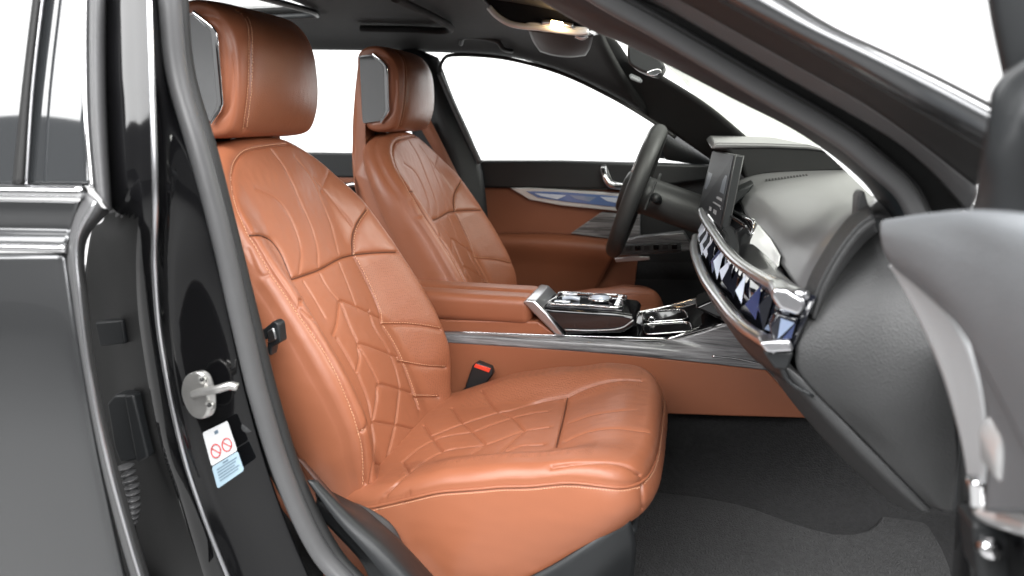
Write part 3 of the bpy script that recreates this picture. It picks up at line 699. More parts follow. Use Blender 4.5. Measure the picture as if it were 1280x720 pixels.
# hinge bracket and cable boot of the rear door, in the gap
hg = thing('rear_door_hinge', 'black hinge bracket with rubber cable boot between rear door and pillar', 'hinge', P(160, 560, .84))
prof('bracket_plate', [(133, 505), (142, 494), (162, 493), (168, 510), (172, 575), (150, 580), (142, 560)], .845, .87, M['plastic'], hg, 0.004)
prof('bracket_arm', [(154, 494), (166, 494), (185, 572), (170, 580)], .83, .85, M['plastic'], hg, 0.004)
prof('upper_bracket', [(118, 403), (152, 400), (156, 430), (124, 434)], .85, .87, M['plastic'], hg, 0.003)
pth = [P(155, 582, .835), P(162, 605, .835), P(165, 630, .835), P(163, 655, .838)]
q = spline(pth, 110); rr = 0.0105+0.0035*np.sin(np.linspace(0, 2*math.pi*10, 110)); rr *= np.linspace(1.05, .8, 110)
tube('cable_boot', q, rr, M['rubber'], hg, seg=20, raw=True)
tube('cable', [P(163, 655, .838), P(172, 690, .84), P(190, 750, .845)], 0.006, M['rubber_dk'], hg, n=20)

# ================================================================== FAR SIDE: roof lining, pillars, doors
def XY(Y, *pts): return [W(x, Y, z) for x, z in pts]
hl = [L(2.43, (180, 60), (310, 62), (440, 63), (560, 66), (619, 69), (664, 77), (730, 101), (810, 146)),
      XY(2.30, (-2.3, .27), (-1.7, .275), (-1.2, .275), (-.82, .262), (-.68, .25), (-.56, .235), (-.40, .19), (-.22, .115)),
      XY(2.05, (-2.3, .30), (-1.7, .30), (-1.2, .30), (-.82, .285), (-.68, .275), (-.54, .26), (-.40, .235), (-.25, .19)),
      XY(1.64, (-2.3, .315), (-1.7, .315), (-1.2, .315), (-.82, .30), (-.68, .29), (-.54, .275), (-.38, .25), (-.23, .215)),
      XY(1.20, (-2.3, .30), (-1.7, .30), (-1.2, .30), (-.82, .285), (-.68, .275), (-.54, .26), (-.40, .235), (-.25, .19)),
      XY(0.95, (-2.3, .25), (-1.7, .25), (-1.2, .245), (-.82, .235), (-.68, .225), (-.54, .215), (-.40, .20), (-.25, .155))]
rl = sheet('roof_lining', hl, M['headliner'], body, 0.02, n=60, across=40, label='dark roof lining above the seats')
bm = bmesh.new(); bm.from_mesh(rl.data); og = org(body)
kill = [f for f in bm.faces if f.calc_center_median().x+og[0] < -1.04 and 1.0 < f.calc_center_median().y+og[1] < 1.95]
bmesh.ops.delete(bm, geom=kill, context='FACES'); bm.to_mesh(rl.data); bm.free()
sheet('roof_glass', [[W(-2.3, 1.0, .31), W(-1.02, 1.0, .30)], [W(-2.3, 1.5, .335), W(-1.02, 1.5, .325)], [W(-2.3, 1.97, .32), W(-1.02, 1.97, .31)]], M['glass'], body, 0, n=8, across=10)
tube('roof_glass_frame', [W(-2.3, 1.955, .292), W(-1.6, 1.955, .294), W(-1.05, 1.94, .290), W(-1.03, 1.90, .292), W(-1.03, 1.0, .285)], .008, M['plastic'], body, n=50, seg=8)
tube('roof_blind_rail', [W(-1.0, 2.12, .275), W(-.85, 2.12, .268), W(-.72, 2.1, .258), W(-.68, 2.0, .26), W(-.67, 1.6, .27)], .010, M['headliner'], body, n=50, seg=8)
# far A-pillar trim: from the window line over to the windscreen edge
sheet('a_pillar_trim', [L(2.44, (640, 70), (708, 92), (768, 121), (821, 153), (850, 173), (893, 203)), L(2.38, (660, 58), (725, 75), (790, 110), (850, 148), (885, 175), (925, 203)),
      L(2.28, (740, 40), (768, 52), (786, 76), (827, 98), (885, 135), (950, 190))], M['headliner'], body, 0.01, n=40, across=14, label='far windscreen pillar trim with small embossed badge')
sheet('mirror_triangle', [L(2.455, (818, 150), (838, 164), (900, 206)), L(2.455, (832, 200), (845, 202), (900, 210))], M['plastic'], body, 0.01, n=12)
# badge
bd = prof('airbag_badge', [(786, 94), (789, 92), (800, 97), (803, 101), (801, 104), (797, 103), (788, 99)], 2.19, 2.20, M['doorpad'], body, 0.002)
tc_ = bpy.data.curves.new('badge_text', 'FONT'); tc_.body = 'AIRBAG'; tc_.size = 1.0; tc_.align_x = 'CENTER'; tc_.align_y = 'CENTER'
to_ = bpy.data.objects.new('badge_text_source', tc_); COL.objects.link(to_)
tme = bpy.data.meshes.new_from_object(to_.evaluated_get(bpy.context.evaluated_depsgraph_get())); bpy.data.objects.remove(to_)
ba, bb_ = P(789, 95.5, 2.187), P(800, 101, 2.187); ux = (bb_-ba); uy = np.cross(np.array([0, -1, 0]), ux); uy = uy if uy[2] > 0 else -uy
co = np.array([v.co for v in tme.vertices]); k_ = 1/max(1e-6, np.ptp(co[:, 0]))
obj('badge_text', [0.5*(ba+bb_)+ux*c[0]*k_+uy*c[1]*k_ for c in co], [tuple(p.vertices) for p in tme.polygons], M['white'], bd, False)
# far B-pillar
sheet('b_pillar_trim', [L(2.42, (500, 60), (508, 120), (520, 200), (535, 300), (540, 370)), L(2.38, (528, 64), (540, 120), (562, 200), (582, 300), (590, 370)), L(2.42, (548, 72), (566, 120), (600, 202), (612, 300), (615, 370))], M['plastic'], body, 0.02, n=30, across=12, label='far middle pillar trim behind the driver seat')
tube('window_seal', L(2.40, (549, 90), (553, 76), (562, 69), (619, 71), (664, 80), (708, 94), (768, 123), (821, 155), (845, 172)), 0.006, M['rubber_dk'], body, n=60, seg=8)
tube('window_seal', L(2.40, (549, 92), (570, 140), (600, 204)), 0.010, M['rubber'], body, n=30, seg=8)
# windscreen
sheet('windscreen', [L([1.03]*4, (735, 30), (828, 76), (1003, 168), (1090, 245)), [W(-.22, 1.64, .245), W(-.02, 1.64, .14), W(.25, 1.64, .01), W(.48, 1.64, -.10)], L([2.30]*4, (700, 33), (769, 50), (885, 132), (960, 200))], M['windscreen'], body, 0, n=30, across=14)
sheet('far_window_glass', [L(2.50, (540, 60), (600, 206)), L(2.50, (700, 60), (740, 206)), L(2.50, (860, 100), (905, 208))], M['glass'], body, 0, n=16, across=16)
sheet('far_window_glass', [L(2.50, (250, 50), (250, 200)), L(2.50, (540, 50), (560, 200))], M['glass'], body, 0, n=16, across=16)

dd = thing('driver_door', 'closed far door with tan leather panel, chrome handle and glowing blue trim blade', 'car door', W(-.35, 2.46, -.85))
prof('belt_pad', [(585, 201), (700, 201), (890, 206), (905, 214), (880, 226), (790, 237), (700, 236), (600, 235)], 2.44, 2.52, M['plastic'], dd, 0.008)
prof('door_panel', [(596, 234), (700, 236), (800, 238), (800, 300), (790, 380), (620, 380), (610, 300)], 2.46, 2.53, M['leather_dk'], dd, 0.006)
sheet('armrest_pad', [L([2.455]*4, (600, 292), (660, 291), (715, 293), (775, 300)), L([2.41]*4, (600, 297), (660, 297), (715, 300), (775, 307)), L([2.40]*4, (600, 306), (660, 306), (715, 310), (770, 317)), L([2.43]*4, (600, 330), (660, 332), (715, 338), (755, 344)), L([2.455]*4, (600, 380), (660, 380), (715, 380), (735, 380))], M['leather_dk'], dd, 0.004, n=30, across=24)
bl = prof('chrome_blade', [(637, 235), (660, 234.5), (720, 238), (800, 243), (800, 267), (760, 263), (700, 257), (662, 250)], 2.435, 2.46, M['silver'], dd, 0.004)
gl = [(657, 239), (700, 240), (798, 247), (798, 260), (760, 258), (705, 252), (672, 247)]
prof('glass_blade', gl, 2.431, 2.45, M['blue_door'], dd, 0.002)
random.seed(3)
for k, (a, w_) in enumerate(((668, 40), (712, 34), (750, 44))):
    t = (a-657)/141; t2 = (a+w_-657)/141
    prof('facet', [(a, 240.6+t*8), (a+w_, 241.2+t2*8), (a+w_*.72, 245.2+t2*11), (a+w_*.2, 244.0+t*11)], 2.4295, 2.432, M['white_cr'] if k != 1 else M['blue2'], dd, 0)
prof('front_panel', [(790, 236), (935, 212), (960, 420), (760, 420), (775, 330)], 2.47, 2.54, M['plastic'], dd, 0.004)
prof('speaker_mesh', [(752, 265), (800, 268), (800, 302), (772, 300), (713, 292)], 2.448, 2.465, M['oak'], dd, 0.003)
hd = tube('door_handle', L([2.42, 2.405, 2.405, 2.42], (754, 210), (757, 222), (764, 231), (779, 233)), 0.011, M['chrome'], dd, n=24, seg=12)
prof('handle_recess', [(749, 207), (758, 206), (766, 226), (783, 229), (783, 238), (758, 237)], 2.436, 2.45, M['gblack'], dd, 0.004)
# lower front of the far door / switch panel
sp = thing('switch_panel', 'grey panel with a row of small buttons below the steering wheel', 'switch panel', P(810, 315, 2.3))
prof('panel', [(772, 303), (800, 296), (855, 290), (868, 312), (848, 316), (775, 320)], 2.30, 2.34, M['oak'], sp, 0.004)
prof('button_bar', [(772, 306), (850, 303), (852, 314), (774, 318)], 2.29, 2.30, M['plastic_gr'], sp, 0.003)
for k in range(6):
    a = 782+k*11.5; prof('button', [(a, 307.5-k*.4), (a+7, 307.2-k*.4), (a+7, 313-k*.4), (a, 313.5-k*.4)], 2.284, 2.29, M['gblack'] if k % 2 else M['plastic'], sp, 0.001)
prof('lever', [(768, 323), (790, 320), (812, 321), (812, 325), (770, 328)], 2.28, 2.29, M['satin'], sp, 0.002)

# far rear door, seen between the seats
fr_ = thing('far_rear_door', 'far rear door, black belt with tan panel and chrome handle between the seats', 'car door', W(-1.3, 2.46, -.85))
prof('belt_pad', [(180, 189), (300, 190), (470, 192), (500, 196), (560, 222), (180, 220)], 2.44, 2.52, M['plastic'], fr_, 0.006)
prof('door_panel', [(180, 219), (470, 221), (500, 222), (560, 380), (180, 380)], 2.45, 2.52, M['leather_dk'], fr_, 0.006)
tube('chrome_handle', L(2.43, (424, 236), (438, 231), (449, 231), (460, 238)), 0.010, M['chrome'], fr_, n=20)
prof('handle_recess', [(418, 228), (462, 229), (462, 244), (420, 243)], 2.438, 2.45, M['gblack'], fr_, 0.003)
# far seat belt on the pillar
fb = thing('driver_seat_belt', 'brown seat belt strap hanging on the far middle pillar behind the driver headrest', 'seat belt', P(540, 180, 2.36))
sheet('strap', [L(2.35, (519, 150), (530, 168), (544, 192), (560, 225)), L(2.35, (537, 148), (546, 166), (558, 190), (574, 222))], M['leather_dk'], fb, 0.002, n=12)

# ---------------- grab handle, overhead console, mirror
gh = thing('grab_handle', 'dark grab handle folded against the roof lining above the driver window', 'grab handle', P(610, 50, 2.3))
tube('grip', L([2.34, 2.30, 2.28, 2.28, 2.30, 2.34], (576, 55), (580, 47), (600, 47), (622, 52), (629, 61), (640, 64)), 0.007, M['plastic'], gh, n=40, seg=10)
prof('end_cover', [(632, 44), (646, 47), (647, 50), (633, 47)], 2.30, 2.32, M['plastic_gr'], gh, 0.002)
oc = thing('overhead_console', 'overhead roof console with chrome rim and one lit warm reading lamp', 'reading lamp', P(680, 30, 1.64))
YO = 1.62
rim = L(YO, (612, 10), (622, 20), (636, 31), (655, 34), (670, 35), (700, 39), (722, 41), (735, 41), (737, 36), (724, 34), (700, 31), (668, 28), (645, 24), (628, 14))
prof('console_housing', [(598, -5), (640, -6), (735, 15), (745, 36), (730, 40), (668, 34), (636, 28), (612, 10)], YO+.004, YO+.10, M['gblack'], oc, 0.006)
tube('chrome_rim', L(YO, (611, 9), (620, 19), (636, 29), (655, 33), (668, 34), (700, 38), (722, 40.5), (736, 40)), 0.0068, M['silver'], oc, n=60, seg=10)
tube('chrome_rim', L(YO, (655, 32), (662, 30), (700, 33), (724, 35.5), (736, 36)), 0.0038, M['silver'], oc, n=40, seg=8)
tube('lens_bezel', L(YO-.004, (678, 28), (690, 28), (706, 31), (716, 33)), 0.006, M['satin'], oc, n=20, seg=10)
tube('lamp_lens', L(YO-.010, (689, 28.5), (703, 31)), 0.0055, M['lamp'], oc, n=8, seg=12)
ll = bpy.data.lights.new('reading_lamp_light', 'POINT'); ll.energy = 0.12; ll.color = (1, .7, .4); ll.shadow_soft_size = .01
lo_ = bpy.data.objects.new('reading_lamp_light', ll); COL.objects.link(lo_); lo_.location = P(697, 33, YO-.03)
sv = thing('sun_visor', 'dark grey flap folded flat below the overhead console', 'sun visor', P(700, 55, 1.7))
sheet('visor_flap', [L([1.70]*4, (660, 37), (690, 40), (715, 42), (742, 44)), L([1.78]*4, (666, 52), (690, 58), (715, 61), (738, 60)), L([1.84]*4, (675, 65), (692, 70), (712, 72), (732, 70))], M['plastic_gr'], sv, 0.008, n=20, across=12)
tube('hinge', L(1.70, (720, 44), (728, 47), (734, 44)), 0.006, M['satin'], sv, n=10)
mr = thing('rear_view_mirror', 'dark rear view mirror hanging at the top of the windscreen', 'mirror', P(805, 75, 1.6))
prof('housing', [(786, 54), (800, 57), (826, 74), (830, 84), (822, 94), (806, 91), (790, 83), (785, 76)], 1.55, 1.66, M['plastic'], mr, 0.008, smooth=40)
prof('mount', [(790, 40), (812, 50), (820, 70), (800, 66)], 1.60, 1.66, M['plastic'], mr, 0.006)
prof('chrome_cap', [(808, 91), (816, 87), (824, 86), (827, 89), (821, 94), (813, 95)], 1.535, 1.55, M['chrome'], mr, 0.003, smooth=24)
# outside mirror on the far door
om = thing('outside_mirror', 'dark outside mirror beyond the driver window, behind the steering wheel rim', 'mirror', P(818, 175, 2.62))
prof('shell', [(810, 172), (813, 160), (822, 154), (836, 156), (842, 168), (842, 188), (838, 198), (815, 196), (810, 186)], 2.60, 2.75, M['gblack'], om, 0.02, smooth=40)

# ================================================================== STEERING WHEEL
sw = thing('steering_wheel', 'black steering wheel seen edge on, silver spoke trim, in front of the far door', 'steering wheel', W(-.148, 2.03, -.188))
wc = W(-.150, 2.03, -.190); wa = np.array([.318, 0, .948]); wa /= np.linalg.norm(wa); wl_ = np.array([0, 1.0, 0]); wn = np.cross(wl_, wa)  # normal
if wn[0] > 0: wn = -wn
def wp(r, t, d=0.0): return wc + wa*(r*math.cos(t)) + wl_*(r*math.sin(t)) + wn*d
tube('rim', [wp(.172, t) for t in np.linspace(0, 2*math.pi, 48, endpoint=False)], 0.0215, M['dashleather'], sw, n=120, seg=18, closed=True, ry=0.022, refup=tuple(wn))
for s_ in (-1, 1):
    tube('rim_trim', [wp(.172, s_*t, .0205) for t in np.linspace(.05, 1.2, 22)], 0.0050, M['satin'], sw, n=30, seg=8)
# spokes and hub
def wpoly(name, pts, d0, d1, m, b=0.006):
    q = [wc+wa*v+wl_*u+wn*d0 for u, v in pts]; return prism(name, q, wn*(d1-d0), m, sw, b)
hub = wpoly('airbag_hub', spline(np.array([(-.075, .035), (0, .052), (.075, .035), (.082, -.01), (.05, -.055), (0, -.066), (-.05, -.055), (-.082, -.01)]), 40, True), -.005, .040, M['dashleather'], .014)
for s_ in (-1, 1):
    wpoly('spoke', [(s_*.06, .02), (s_*.165, .018), (s_*.168, -.022), (s_*.06, -.03)], -.005, .018, M['gblack'])
    wpoly('spoke_trim', [(s_*.07, -.028), (s_*.166, -.02), (s_*.166, -.034), (s_*.075, -.045)], 0, .022, M['satin'], .003)
    wpoly('shift_paddle', [(s_*.09, .045), (s_*.14, .06), (s_*.15, -.02), (s_*.09, -.03)], -.045, -.038, M['plastic_gr'], .003)
wpoly('lower_spoke', [(-.025, -.06), (.025, -.06), (.03, -.165), (-.03, -.165)], -.004, .014, M['satin'], .004)
stc = thing('steering_column', 'dark steering column with stalks between wheel and dashboard', 'steering column', W(-.05, 2.03, -.24))
tube('column_shroud', [wc-wn*.02, wc-wn*.07, wc-wn*.14, wc-wn*.24], [.052]*30, M['plastic_gr'], stc, n=30, seg=24, refup=(0, 1, 0))
for s_ in (-1, 1):
    a = wc-wn*.065; tube('stalk', [a+wl_*s_*.04, a+wl_*s_*.10+wa*.01, a+wl_*s_*.155+wa*.02+wn*.01], [.010]*12+[.013]*6, M['plastic'], stc, n=18, seg=12)

# ================================================================== DASHBOARD
da = thing('dashboard', 'dark leather dashboard with silver rails, crystal light bar and bare end panel', 'dashboard', W(.15, 1.3, -.5))
# body behind everything (solid core, across the car)
core = [(.155, -.215), (.30, -.125), (.45, -.13), (.50, -.30), (.42, -.50), (.30, -.455), (.13, -.30)]
prism('dash_core', [W(x, .93, z) for x, z in core], (0, .65, 0), M['plastic'], da, 0.01)
prism('dash_core', [W(x, 1.58, z) for x, z in [(.10, -.16), (.2, -.12), (.45, -.11), (.50, -.30), (.40, -.46), (.20, -.42), (.10, -.30)]], (0, .86, 0), M['plastic'], da, 0.02, label='dashboard core on the driver side')
# end panel that faces the open door
e_l = L([.975, .955, .93, .905, .89, .885, .885, .885], (1086, 288), (1062, 312), (1035, 345), (1010, 392), (995, 436), (1000, 468), (1082, 552), (1163, 634))
e_r = L([.96, .925, .89, .87, .86, .86, .865, .868], (1096, 288), (1114, 322), (1145, 372), (1174, 430), (1192, 500), (1198, 560), (1196, 600), (1190, 640))
e_m = [0.5*(a+b)+np.array([0, -.012 if 0 < i < 6 else -.003, 0]) for i, (a, b) in enumerate(zip(e_l, e_r))]
sheet('end_panel', [e_l, e_m, e_r], M['dashleather'], da, 0.006, n=70, across=30, label='large dark grey end panel of the dashboard')
sheet('end_panel_return', [e_r, [p+np.array([.012, .004, 0]) for p in e_r], [p+np.array([.02, .06, 0]) for p in e_r]], M['plastic'], da, 0.003, n=50, across=8)
lowa = L([.886]*5, (986, 462), (1003, 474), (1083, 557), (1140, 614), (1163, 638))
lowb = L([.905]*5, (957, 440), (985, 478), (1060, 558), (1120, 616), (1150, 640))
lowc = L([1.0]*5, (957, 443), (975, 482), (1040, 560), (1100, 616), (1135, 640))
sheet('lower_lip', [lowa, [0.5*(a+b)+np.array([-.002, -.006, .0]) for a, b in zip(lowa, lowb)], lowb, lowc], M['plastic_gr'], da, 0.004, n=40, across=18)
prism('glove_box', [W(.115, .93, -.285), W(.30, .93, -.46), W(.40, .93, -.46), W(.40, .93, -.25)], (0, .60, 0), M['plastic'], da, 0.01)
# upper rail / lower rail plan curves
UR = [(.134, .885, -.2), (.104, .945, -.2), (.068, 1.1, -.2), (.046, 1.332, -.2), (.027, 1.591, -.2), (.024, 1.72, -.2)]
LR = [(.112, .885, -.268), (.076, .968, -.265), (.05, 1.112, -.265), (.028, 1.287, -.265), (.011, 1.56, -.265), (.014, 1.72, -.262)]
URp = [W(*p) for p in UR]; LRp = [W(*p) for p in LR]
tube('upper_rail', URp, 0.009, M['satin'], da, n=80, seg=14, ry=.007, label='upper silver rail of the light bar')
tube('lower_rail', LRp, 0.010, M['satin'], da, n=80, seg=14, ry=.008, label='lower silver rail of the light bar')
# crystal bar: faceted pieces between the rails
cb = sheet('light_bar_backing', [[p+np.array([.012, .002, 0]) for p in URp], [p+np.array([.014, .002, 0]) for p in LRp]], M['black_cr'], da, 0.004, n=60)
us = spline(URp, 61); ls = spline(LRp, 61); ofs = np.array([.009, .002, 0])
random.seed(21); i = 1
while i < 56:
    wd = random.choice([3, 4, 5]); j = min(i+wd, 60)
    lo_, hi_ = random.uniform(.06, .2), random.uniform(.75, .95)
    B = lambda k, v: us[int(round(min(max(k, 0), 60)))]*(1-v)+ls[int(round(min(max(k, 0), 60)))]*v
    tip = random.uniform(.15, .85)
    a_, b_, c_ = B(i, hi_)+ofs, B(j, random.uniform(.55, .95))+ofs, B(i+wd*tip, lo_)+ofs
    pk = (a_+b_+c_)/3+np.array([-.009, -.002, random.uniform(-.006, .006)])
    mats = [M['black_cr'], M['blue_cr'], M['white_cr'], M['blue2']]
    w = [random.choice([0, 1, 0, 3]), random.choice([0, 1, 0]), random.choice([0, 2, 1, 2, 0])]
    obj('crystal_facet', [a_, b_, c_, pk], [(0, 1, 3), (1, 2, 3), (2, 0, 3)], mats, cb, False, mi=w)
    i += wd-random.choice([0, 1])
# end caps of the bar
prof('rail_end_block', [(966, 360), (984, 361), (1006, 374), (1008, 384), (999, 396), (974, 387), (964, 372)], .875, .93, M['satin'], da, 0.006, label='bright silver end block of the upper rail')
prof('rail_end_block', [(948, 428), (988, 425), (993, 440), (958, 442)], .875, .91, M['satin'], da, 0.004, label='bright silver end of the lower rail')
prof('end_crystal', [(972, 392), (998, 398), (990, 425), (966, 427), (962, 408)], .885, .91, M['black_cr'], da, 0.003)
prof('end_shard', [(976, 398), (993, 404), (972, 424)], .882, .886, M['blue2'], da, 0)
prof('end_shard', [(994, 405), (989, 423), (978, 424)], .882, .886, M['blue_cr'], da, 0)
prof('lower_end_block', [(953, 440), (993, 440), (985, 463), (968, 462)], .882, .95, M['plastic'], da, 0.004)
# under-rail skirt
sk = [p+np.array([.004, 0, -.006]) for p in LRp]; sk2 = [p+np.array([.045, 0, -.055]) for p in LRp]
sheet('lower_skirt', [sk, [0.5*(a+b)+np.array([-.008, 0, -.008]) for a, b in zip(sk, sk2)], sk2], M['plastic'], da, 0.004, n=60, across=10)
# dash top on the passenger side
R0 = L([.93, .96, 1.1, 1.3, 1.50], (1004, 372), (994, 356), (968, 318), (938, 279), (918, 240))
R1 = L([.94, .97, 1.12, 1.32, 1.53], (1024, 332), (1014, 318), (990, 288), (955, 252), (920, 227))
R2 = L([.95, .99, 1.15, 1.4, 1.56], (1062, 285), (1054, 270), (1040, 248), (1000, 224), (960, 216))
R3 = L([.965, 1.0, 1.15, 1.4, 1.60], (1094, 268), (1092, 255), (1090, 235), (1085, 219), (1078, 211))
R4 = L([.99, 1.03, 1.2, 1.5, 1.75], (1128, 280), (1124, 258), (1122, 236), (1115, 217), (1105, 208))
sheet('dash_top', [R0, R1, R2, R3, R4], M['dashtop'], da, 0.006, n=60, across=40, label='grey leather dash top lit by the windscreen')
prof('demister_grille', [(945, 222), (1010, 215), (1012, 217.5), (947, 225)], 1.46, 1.50, M['plastic'], da, 0) if False else None
dtb = BVHTree.FromPolygons([Vector(v) for v in loft([R0, R1, R2, R3, R4], 60, 40)[0]], grid_faces(40, 60))
for k in range(14):
    t = k/13; h = dtb.ray_cast(Vector(O3), Vector(ray(958+50*t, 225.5-6.5*t)).normalized())[0]
    if h is None: continue
    h = np.array(h)+np.array([0, 0, .0005]); a_ = np.array([.0016, 0, 0]); b_ = np.array([.001, .012, .0006])
    prism('demister_slot', [h-a_-b_, h+a_-b_, h+a_+b_, h-a_+b_], (0, 0, .0006), M['rubber_dk'], da, 0)
# rounded bolster at the near end of the dash top
m1 = L([.925]*5, (1000, 380), (1012, 345), (1036, 303), (1062, 270), (1086, 256)); m2 = L([.895]*5, (1012, 392), (1024, 355), (1046, 315), (1070, 284), (1090, 268)); m3 = L([.90]*5, (1020, 400), (1034, 365), (1054, 328), (1075, 298), (1094, 282)); m4 = L([.95]*5, (1026, 405), (1040, 372), (1060, 336), (1080, 306), (1098, 290))
sheet('end_bolster', [m1, m2], M['dashleather'], da, 0.006, n=40, across=12)
sheet('end_bolster', [[p+np.array([.001, .004, 0]) for p in m2], [0.5*(a+b)+np.array([0, -.008, 0]) for a, b in zip(m2, m3)], m3, m4], M['dashleather'], da, 0.006, n=40, across=14)
prof('corner_fin', [(1072, 246), (1076, 239), (1081, 239), (1086, 258), (1096, 292), (1070, 285)], .93, .96, M['plastic_gr'], da, 0.006)
# fascia between dash top and upper rail
sheet('fascia', [[p+np.array([0, .004, -.003]) for p in spline(R0, 6)], [0.5*(a+b)+np.array([.006, 0, 0]) for a, b in zip(spline(R0, 6), [p+np.array([.002, 0, .006]) for p in spline(URp[:5], 6)])], [p+np.array([.002, 0, .006]) for p in spline(URp[:5], 6)]], M['gblack'], da, 0.004, n=50, across=14)
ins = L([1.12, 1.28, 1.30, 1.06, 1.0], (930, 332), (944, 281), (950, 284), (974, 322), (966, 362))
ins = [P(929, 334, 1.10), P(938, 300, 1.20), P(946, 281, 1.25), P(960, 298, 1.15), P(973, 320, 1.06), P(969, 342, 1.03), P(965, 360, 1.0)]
prism('reflection_inlay', ins, (.004, .003, 0), M['inlay_refl'], da, 0.001, label='inlay above the light bar with a bright reflection painted on')  # white reflection of the gloss inlay is put into its colour
tube('vent_rim', L([1.50, 1.42, 1.32, 1.27, 1.25, 1.30, 1.4], (905, 246), (915, 262), (932, 272), (944, 280), (938, 300), (920, 316), (900, 312)), 0.004, M['chrome'], da, n=50, seg=8)
for k in range(3):
    tube('vent_fin', L([1.40, 1.30], (902+k*6, 262+k*14), (934-k*2, 284+k*8)), 0.003, M['gblack'], da, n=8)
# instrument hood on the far side
hood = [(890, 187), (896, 179), (960, 180), (1012, 182), (1046, 192), (1080, 213), (960, 219), (932, 226), (926, 203), (908, 189)]
prof('instrument_hood', hood, 1.56, 2.36, M['headliner'], da, 0.01)
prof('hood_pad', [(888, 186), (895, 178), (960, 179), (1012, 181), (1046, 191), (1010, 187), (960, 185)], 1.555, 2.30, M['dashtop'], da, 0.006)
# curved display
sc_ = thing('infotainment_display', 'tilted thin dark display panel on top of the dashboard centre', 'screen', P(905, 280, 1.6))
n0, n1 = P(919, 193, 1.36), P(901, 285, 1.36); f0, f1 = P(891, 188, 1.80), P(873, 262, 1.80)
th = np.array([.016, -.001, -.002])
def quadprism(name, a, b, c, d, e, m, parent, bev):
    return prism(name, [a, b, c, d], e, m, parent, bev)
quadprism('screen_housing', n0, n1, f1, f0, th, M['plastic'], sc_, 0.003)
tube('bezel_edge', [n0+th*.1, n1+th*.1], .0012, M['plastic_gr'], sc_, n=4, seg=6)
tube('bezel_edge', [n0+th*.9, n0+th*.9+(n1-n0)*.5, n1+th*.9], .0012, M['plastic_gr'], sc_, n=4, seg=6)
mix = lambda u, v: (1-v)*((1-u)*n0+u*f0)+v*((1-u)*n1+u*f1)
e_ = np.array([-.0015, 0, 0])
quadprism('glass', mix(.02, .02)+e_, mix(.02, .98)+e_, mix(.98, .98)+e_, mix(.98, .02)+e_, -e_*.6, M['screenlit'], sc_, 0)
E2_ = np.array([-.0022, 0, 0])
M['ui_a'] = mat('screen_image_grey', (.05, .055, .06), .3, emit=(.10, .12, .15), estr=.2)
M['ui_b'] = mat('screen_image_light', (.10, .10, .10), .5, emit=(.5, .5, .52), estr=.12)
for u0, v0, u1, v1, mm in ((.08, .30, .45, .55, 'ui_a'), (.5, .35, .9, .62, 'ui_a'), (.1, .62, .5, .66, 'ui_b'), (.1, .72, .6, .745, 'ui_b'), (.2, .82, .32, .88, 'ui_b'), (.4, .82, .5, .88, 'ui_b')):
    quadprism('screen_tile', mix(u0, v0)+E2_, mix(u0, v1)+E2_, mix(u1, v1)+E2_, mix(u1, v0)+E2_, -E2_*.3, M[mm], sc_, 0)
prof('stand', [(917, 240), (944, 228), (932, 246), (912, 262)], 1.42, 1.50, M['plastic'], sc_, 0.004)

# ================================================================== CENTRE CONSOLE
cc = thing('centre_console', 'tan leather centre console with armrest, grey wood trim and black control island', 'console', W(-.2, 1.64, -.85))
YC = 1.54
prof('side_panel', [(500, 424), (566, 428), (760, 441), (957, 462), (985, 492), (1014, 523), (905, 520), (815, 517), (500, 515)], YC, YC+.02, M['leather'], cc, 0.003, label='tan leather side panel of the console')
tp = L([YC+.005]*5, (500, 415), (566, 418), (700, 426), (830, 436), (960, 455)); tq = L([YC-.002]*5, (500, 424), (566, 428.5), (700, 437), (830, 448), (960, 462.5))
tr = L([YC+.03, YC+.03, YC+.03, YC+.03, YC+.02], (500, 412), (566, 415), (700, 420), (835, 424), (915, 402))
sheet('wood_trim', [tq, tp, tr], M['oak'], cc, 0.004, n=60, across=16)
tube('trim_line', [p+np.array([0, -.003, .001]) for p in L([YC+.005]*4, (890, 445), (912, 447), (935, 451), (955, 456))], 0.002, M['chrome'], cc, n=20, seg=6)
tube('trim_line', [p+np.array([0, 0, .001]) for p in tr[:4]], 0.0022, M['chrome'], cc, n=50, seg=8)
tube('trim_line', L([1.57, 1.58, 1.60, 1.62], (835, 424), (860, 416), (885, 409), (908, 401)), 0.003, M['chrome'], cc, n=30, seg=8)
tube('trim_line', L([1.74, 1.76, 1.76], (790, 392), (830, 384), (882, 371)), 0.003, M['chrome'], cc, n=30, seg=8)
# deck under cup holders
dk = [PZ(690, 420, -.475), PZ(835, 424, -.475), PZ(915, 402, -.455), PZ(885, 370, -.44), PZ(800, 388, -.46), PZ(680, 395, -.47)]
cdn = L([1.568, 1.568, 1.60, 1.60], (690, 420.5), (835, 424.5), (885, 410), (915, 403)); cdf = L([1.735, 1.74, 1.75, 1.76], (690, 394), (790, 392), (830, 385), (892, 369))
sheet('console_deck', [cdn, cdf], M['gblack'], cc, 0.006, n=30, across=8)
prof('storage_bin', [(868, 385), (925, 360), (960, 395), (905, 402)], 1.60, 1.72, M['gblack'], cc, 0.006)
def rr_rect(z, x0, x1, y0, y1, r=.012):
    p = []
    for cx, cy, a0 in ((x1-r, y1-r, 0), (x0+r, y1-r, 90), (x0+r, y0+r, 180), (x1-r, y0+r, 270)):
        for k in range(5):
            t = math.radians(a0+k*22.5); p.append(W(cx+r*math.cos(t), cy+r*math.sin(t), z))
    return p
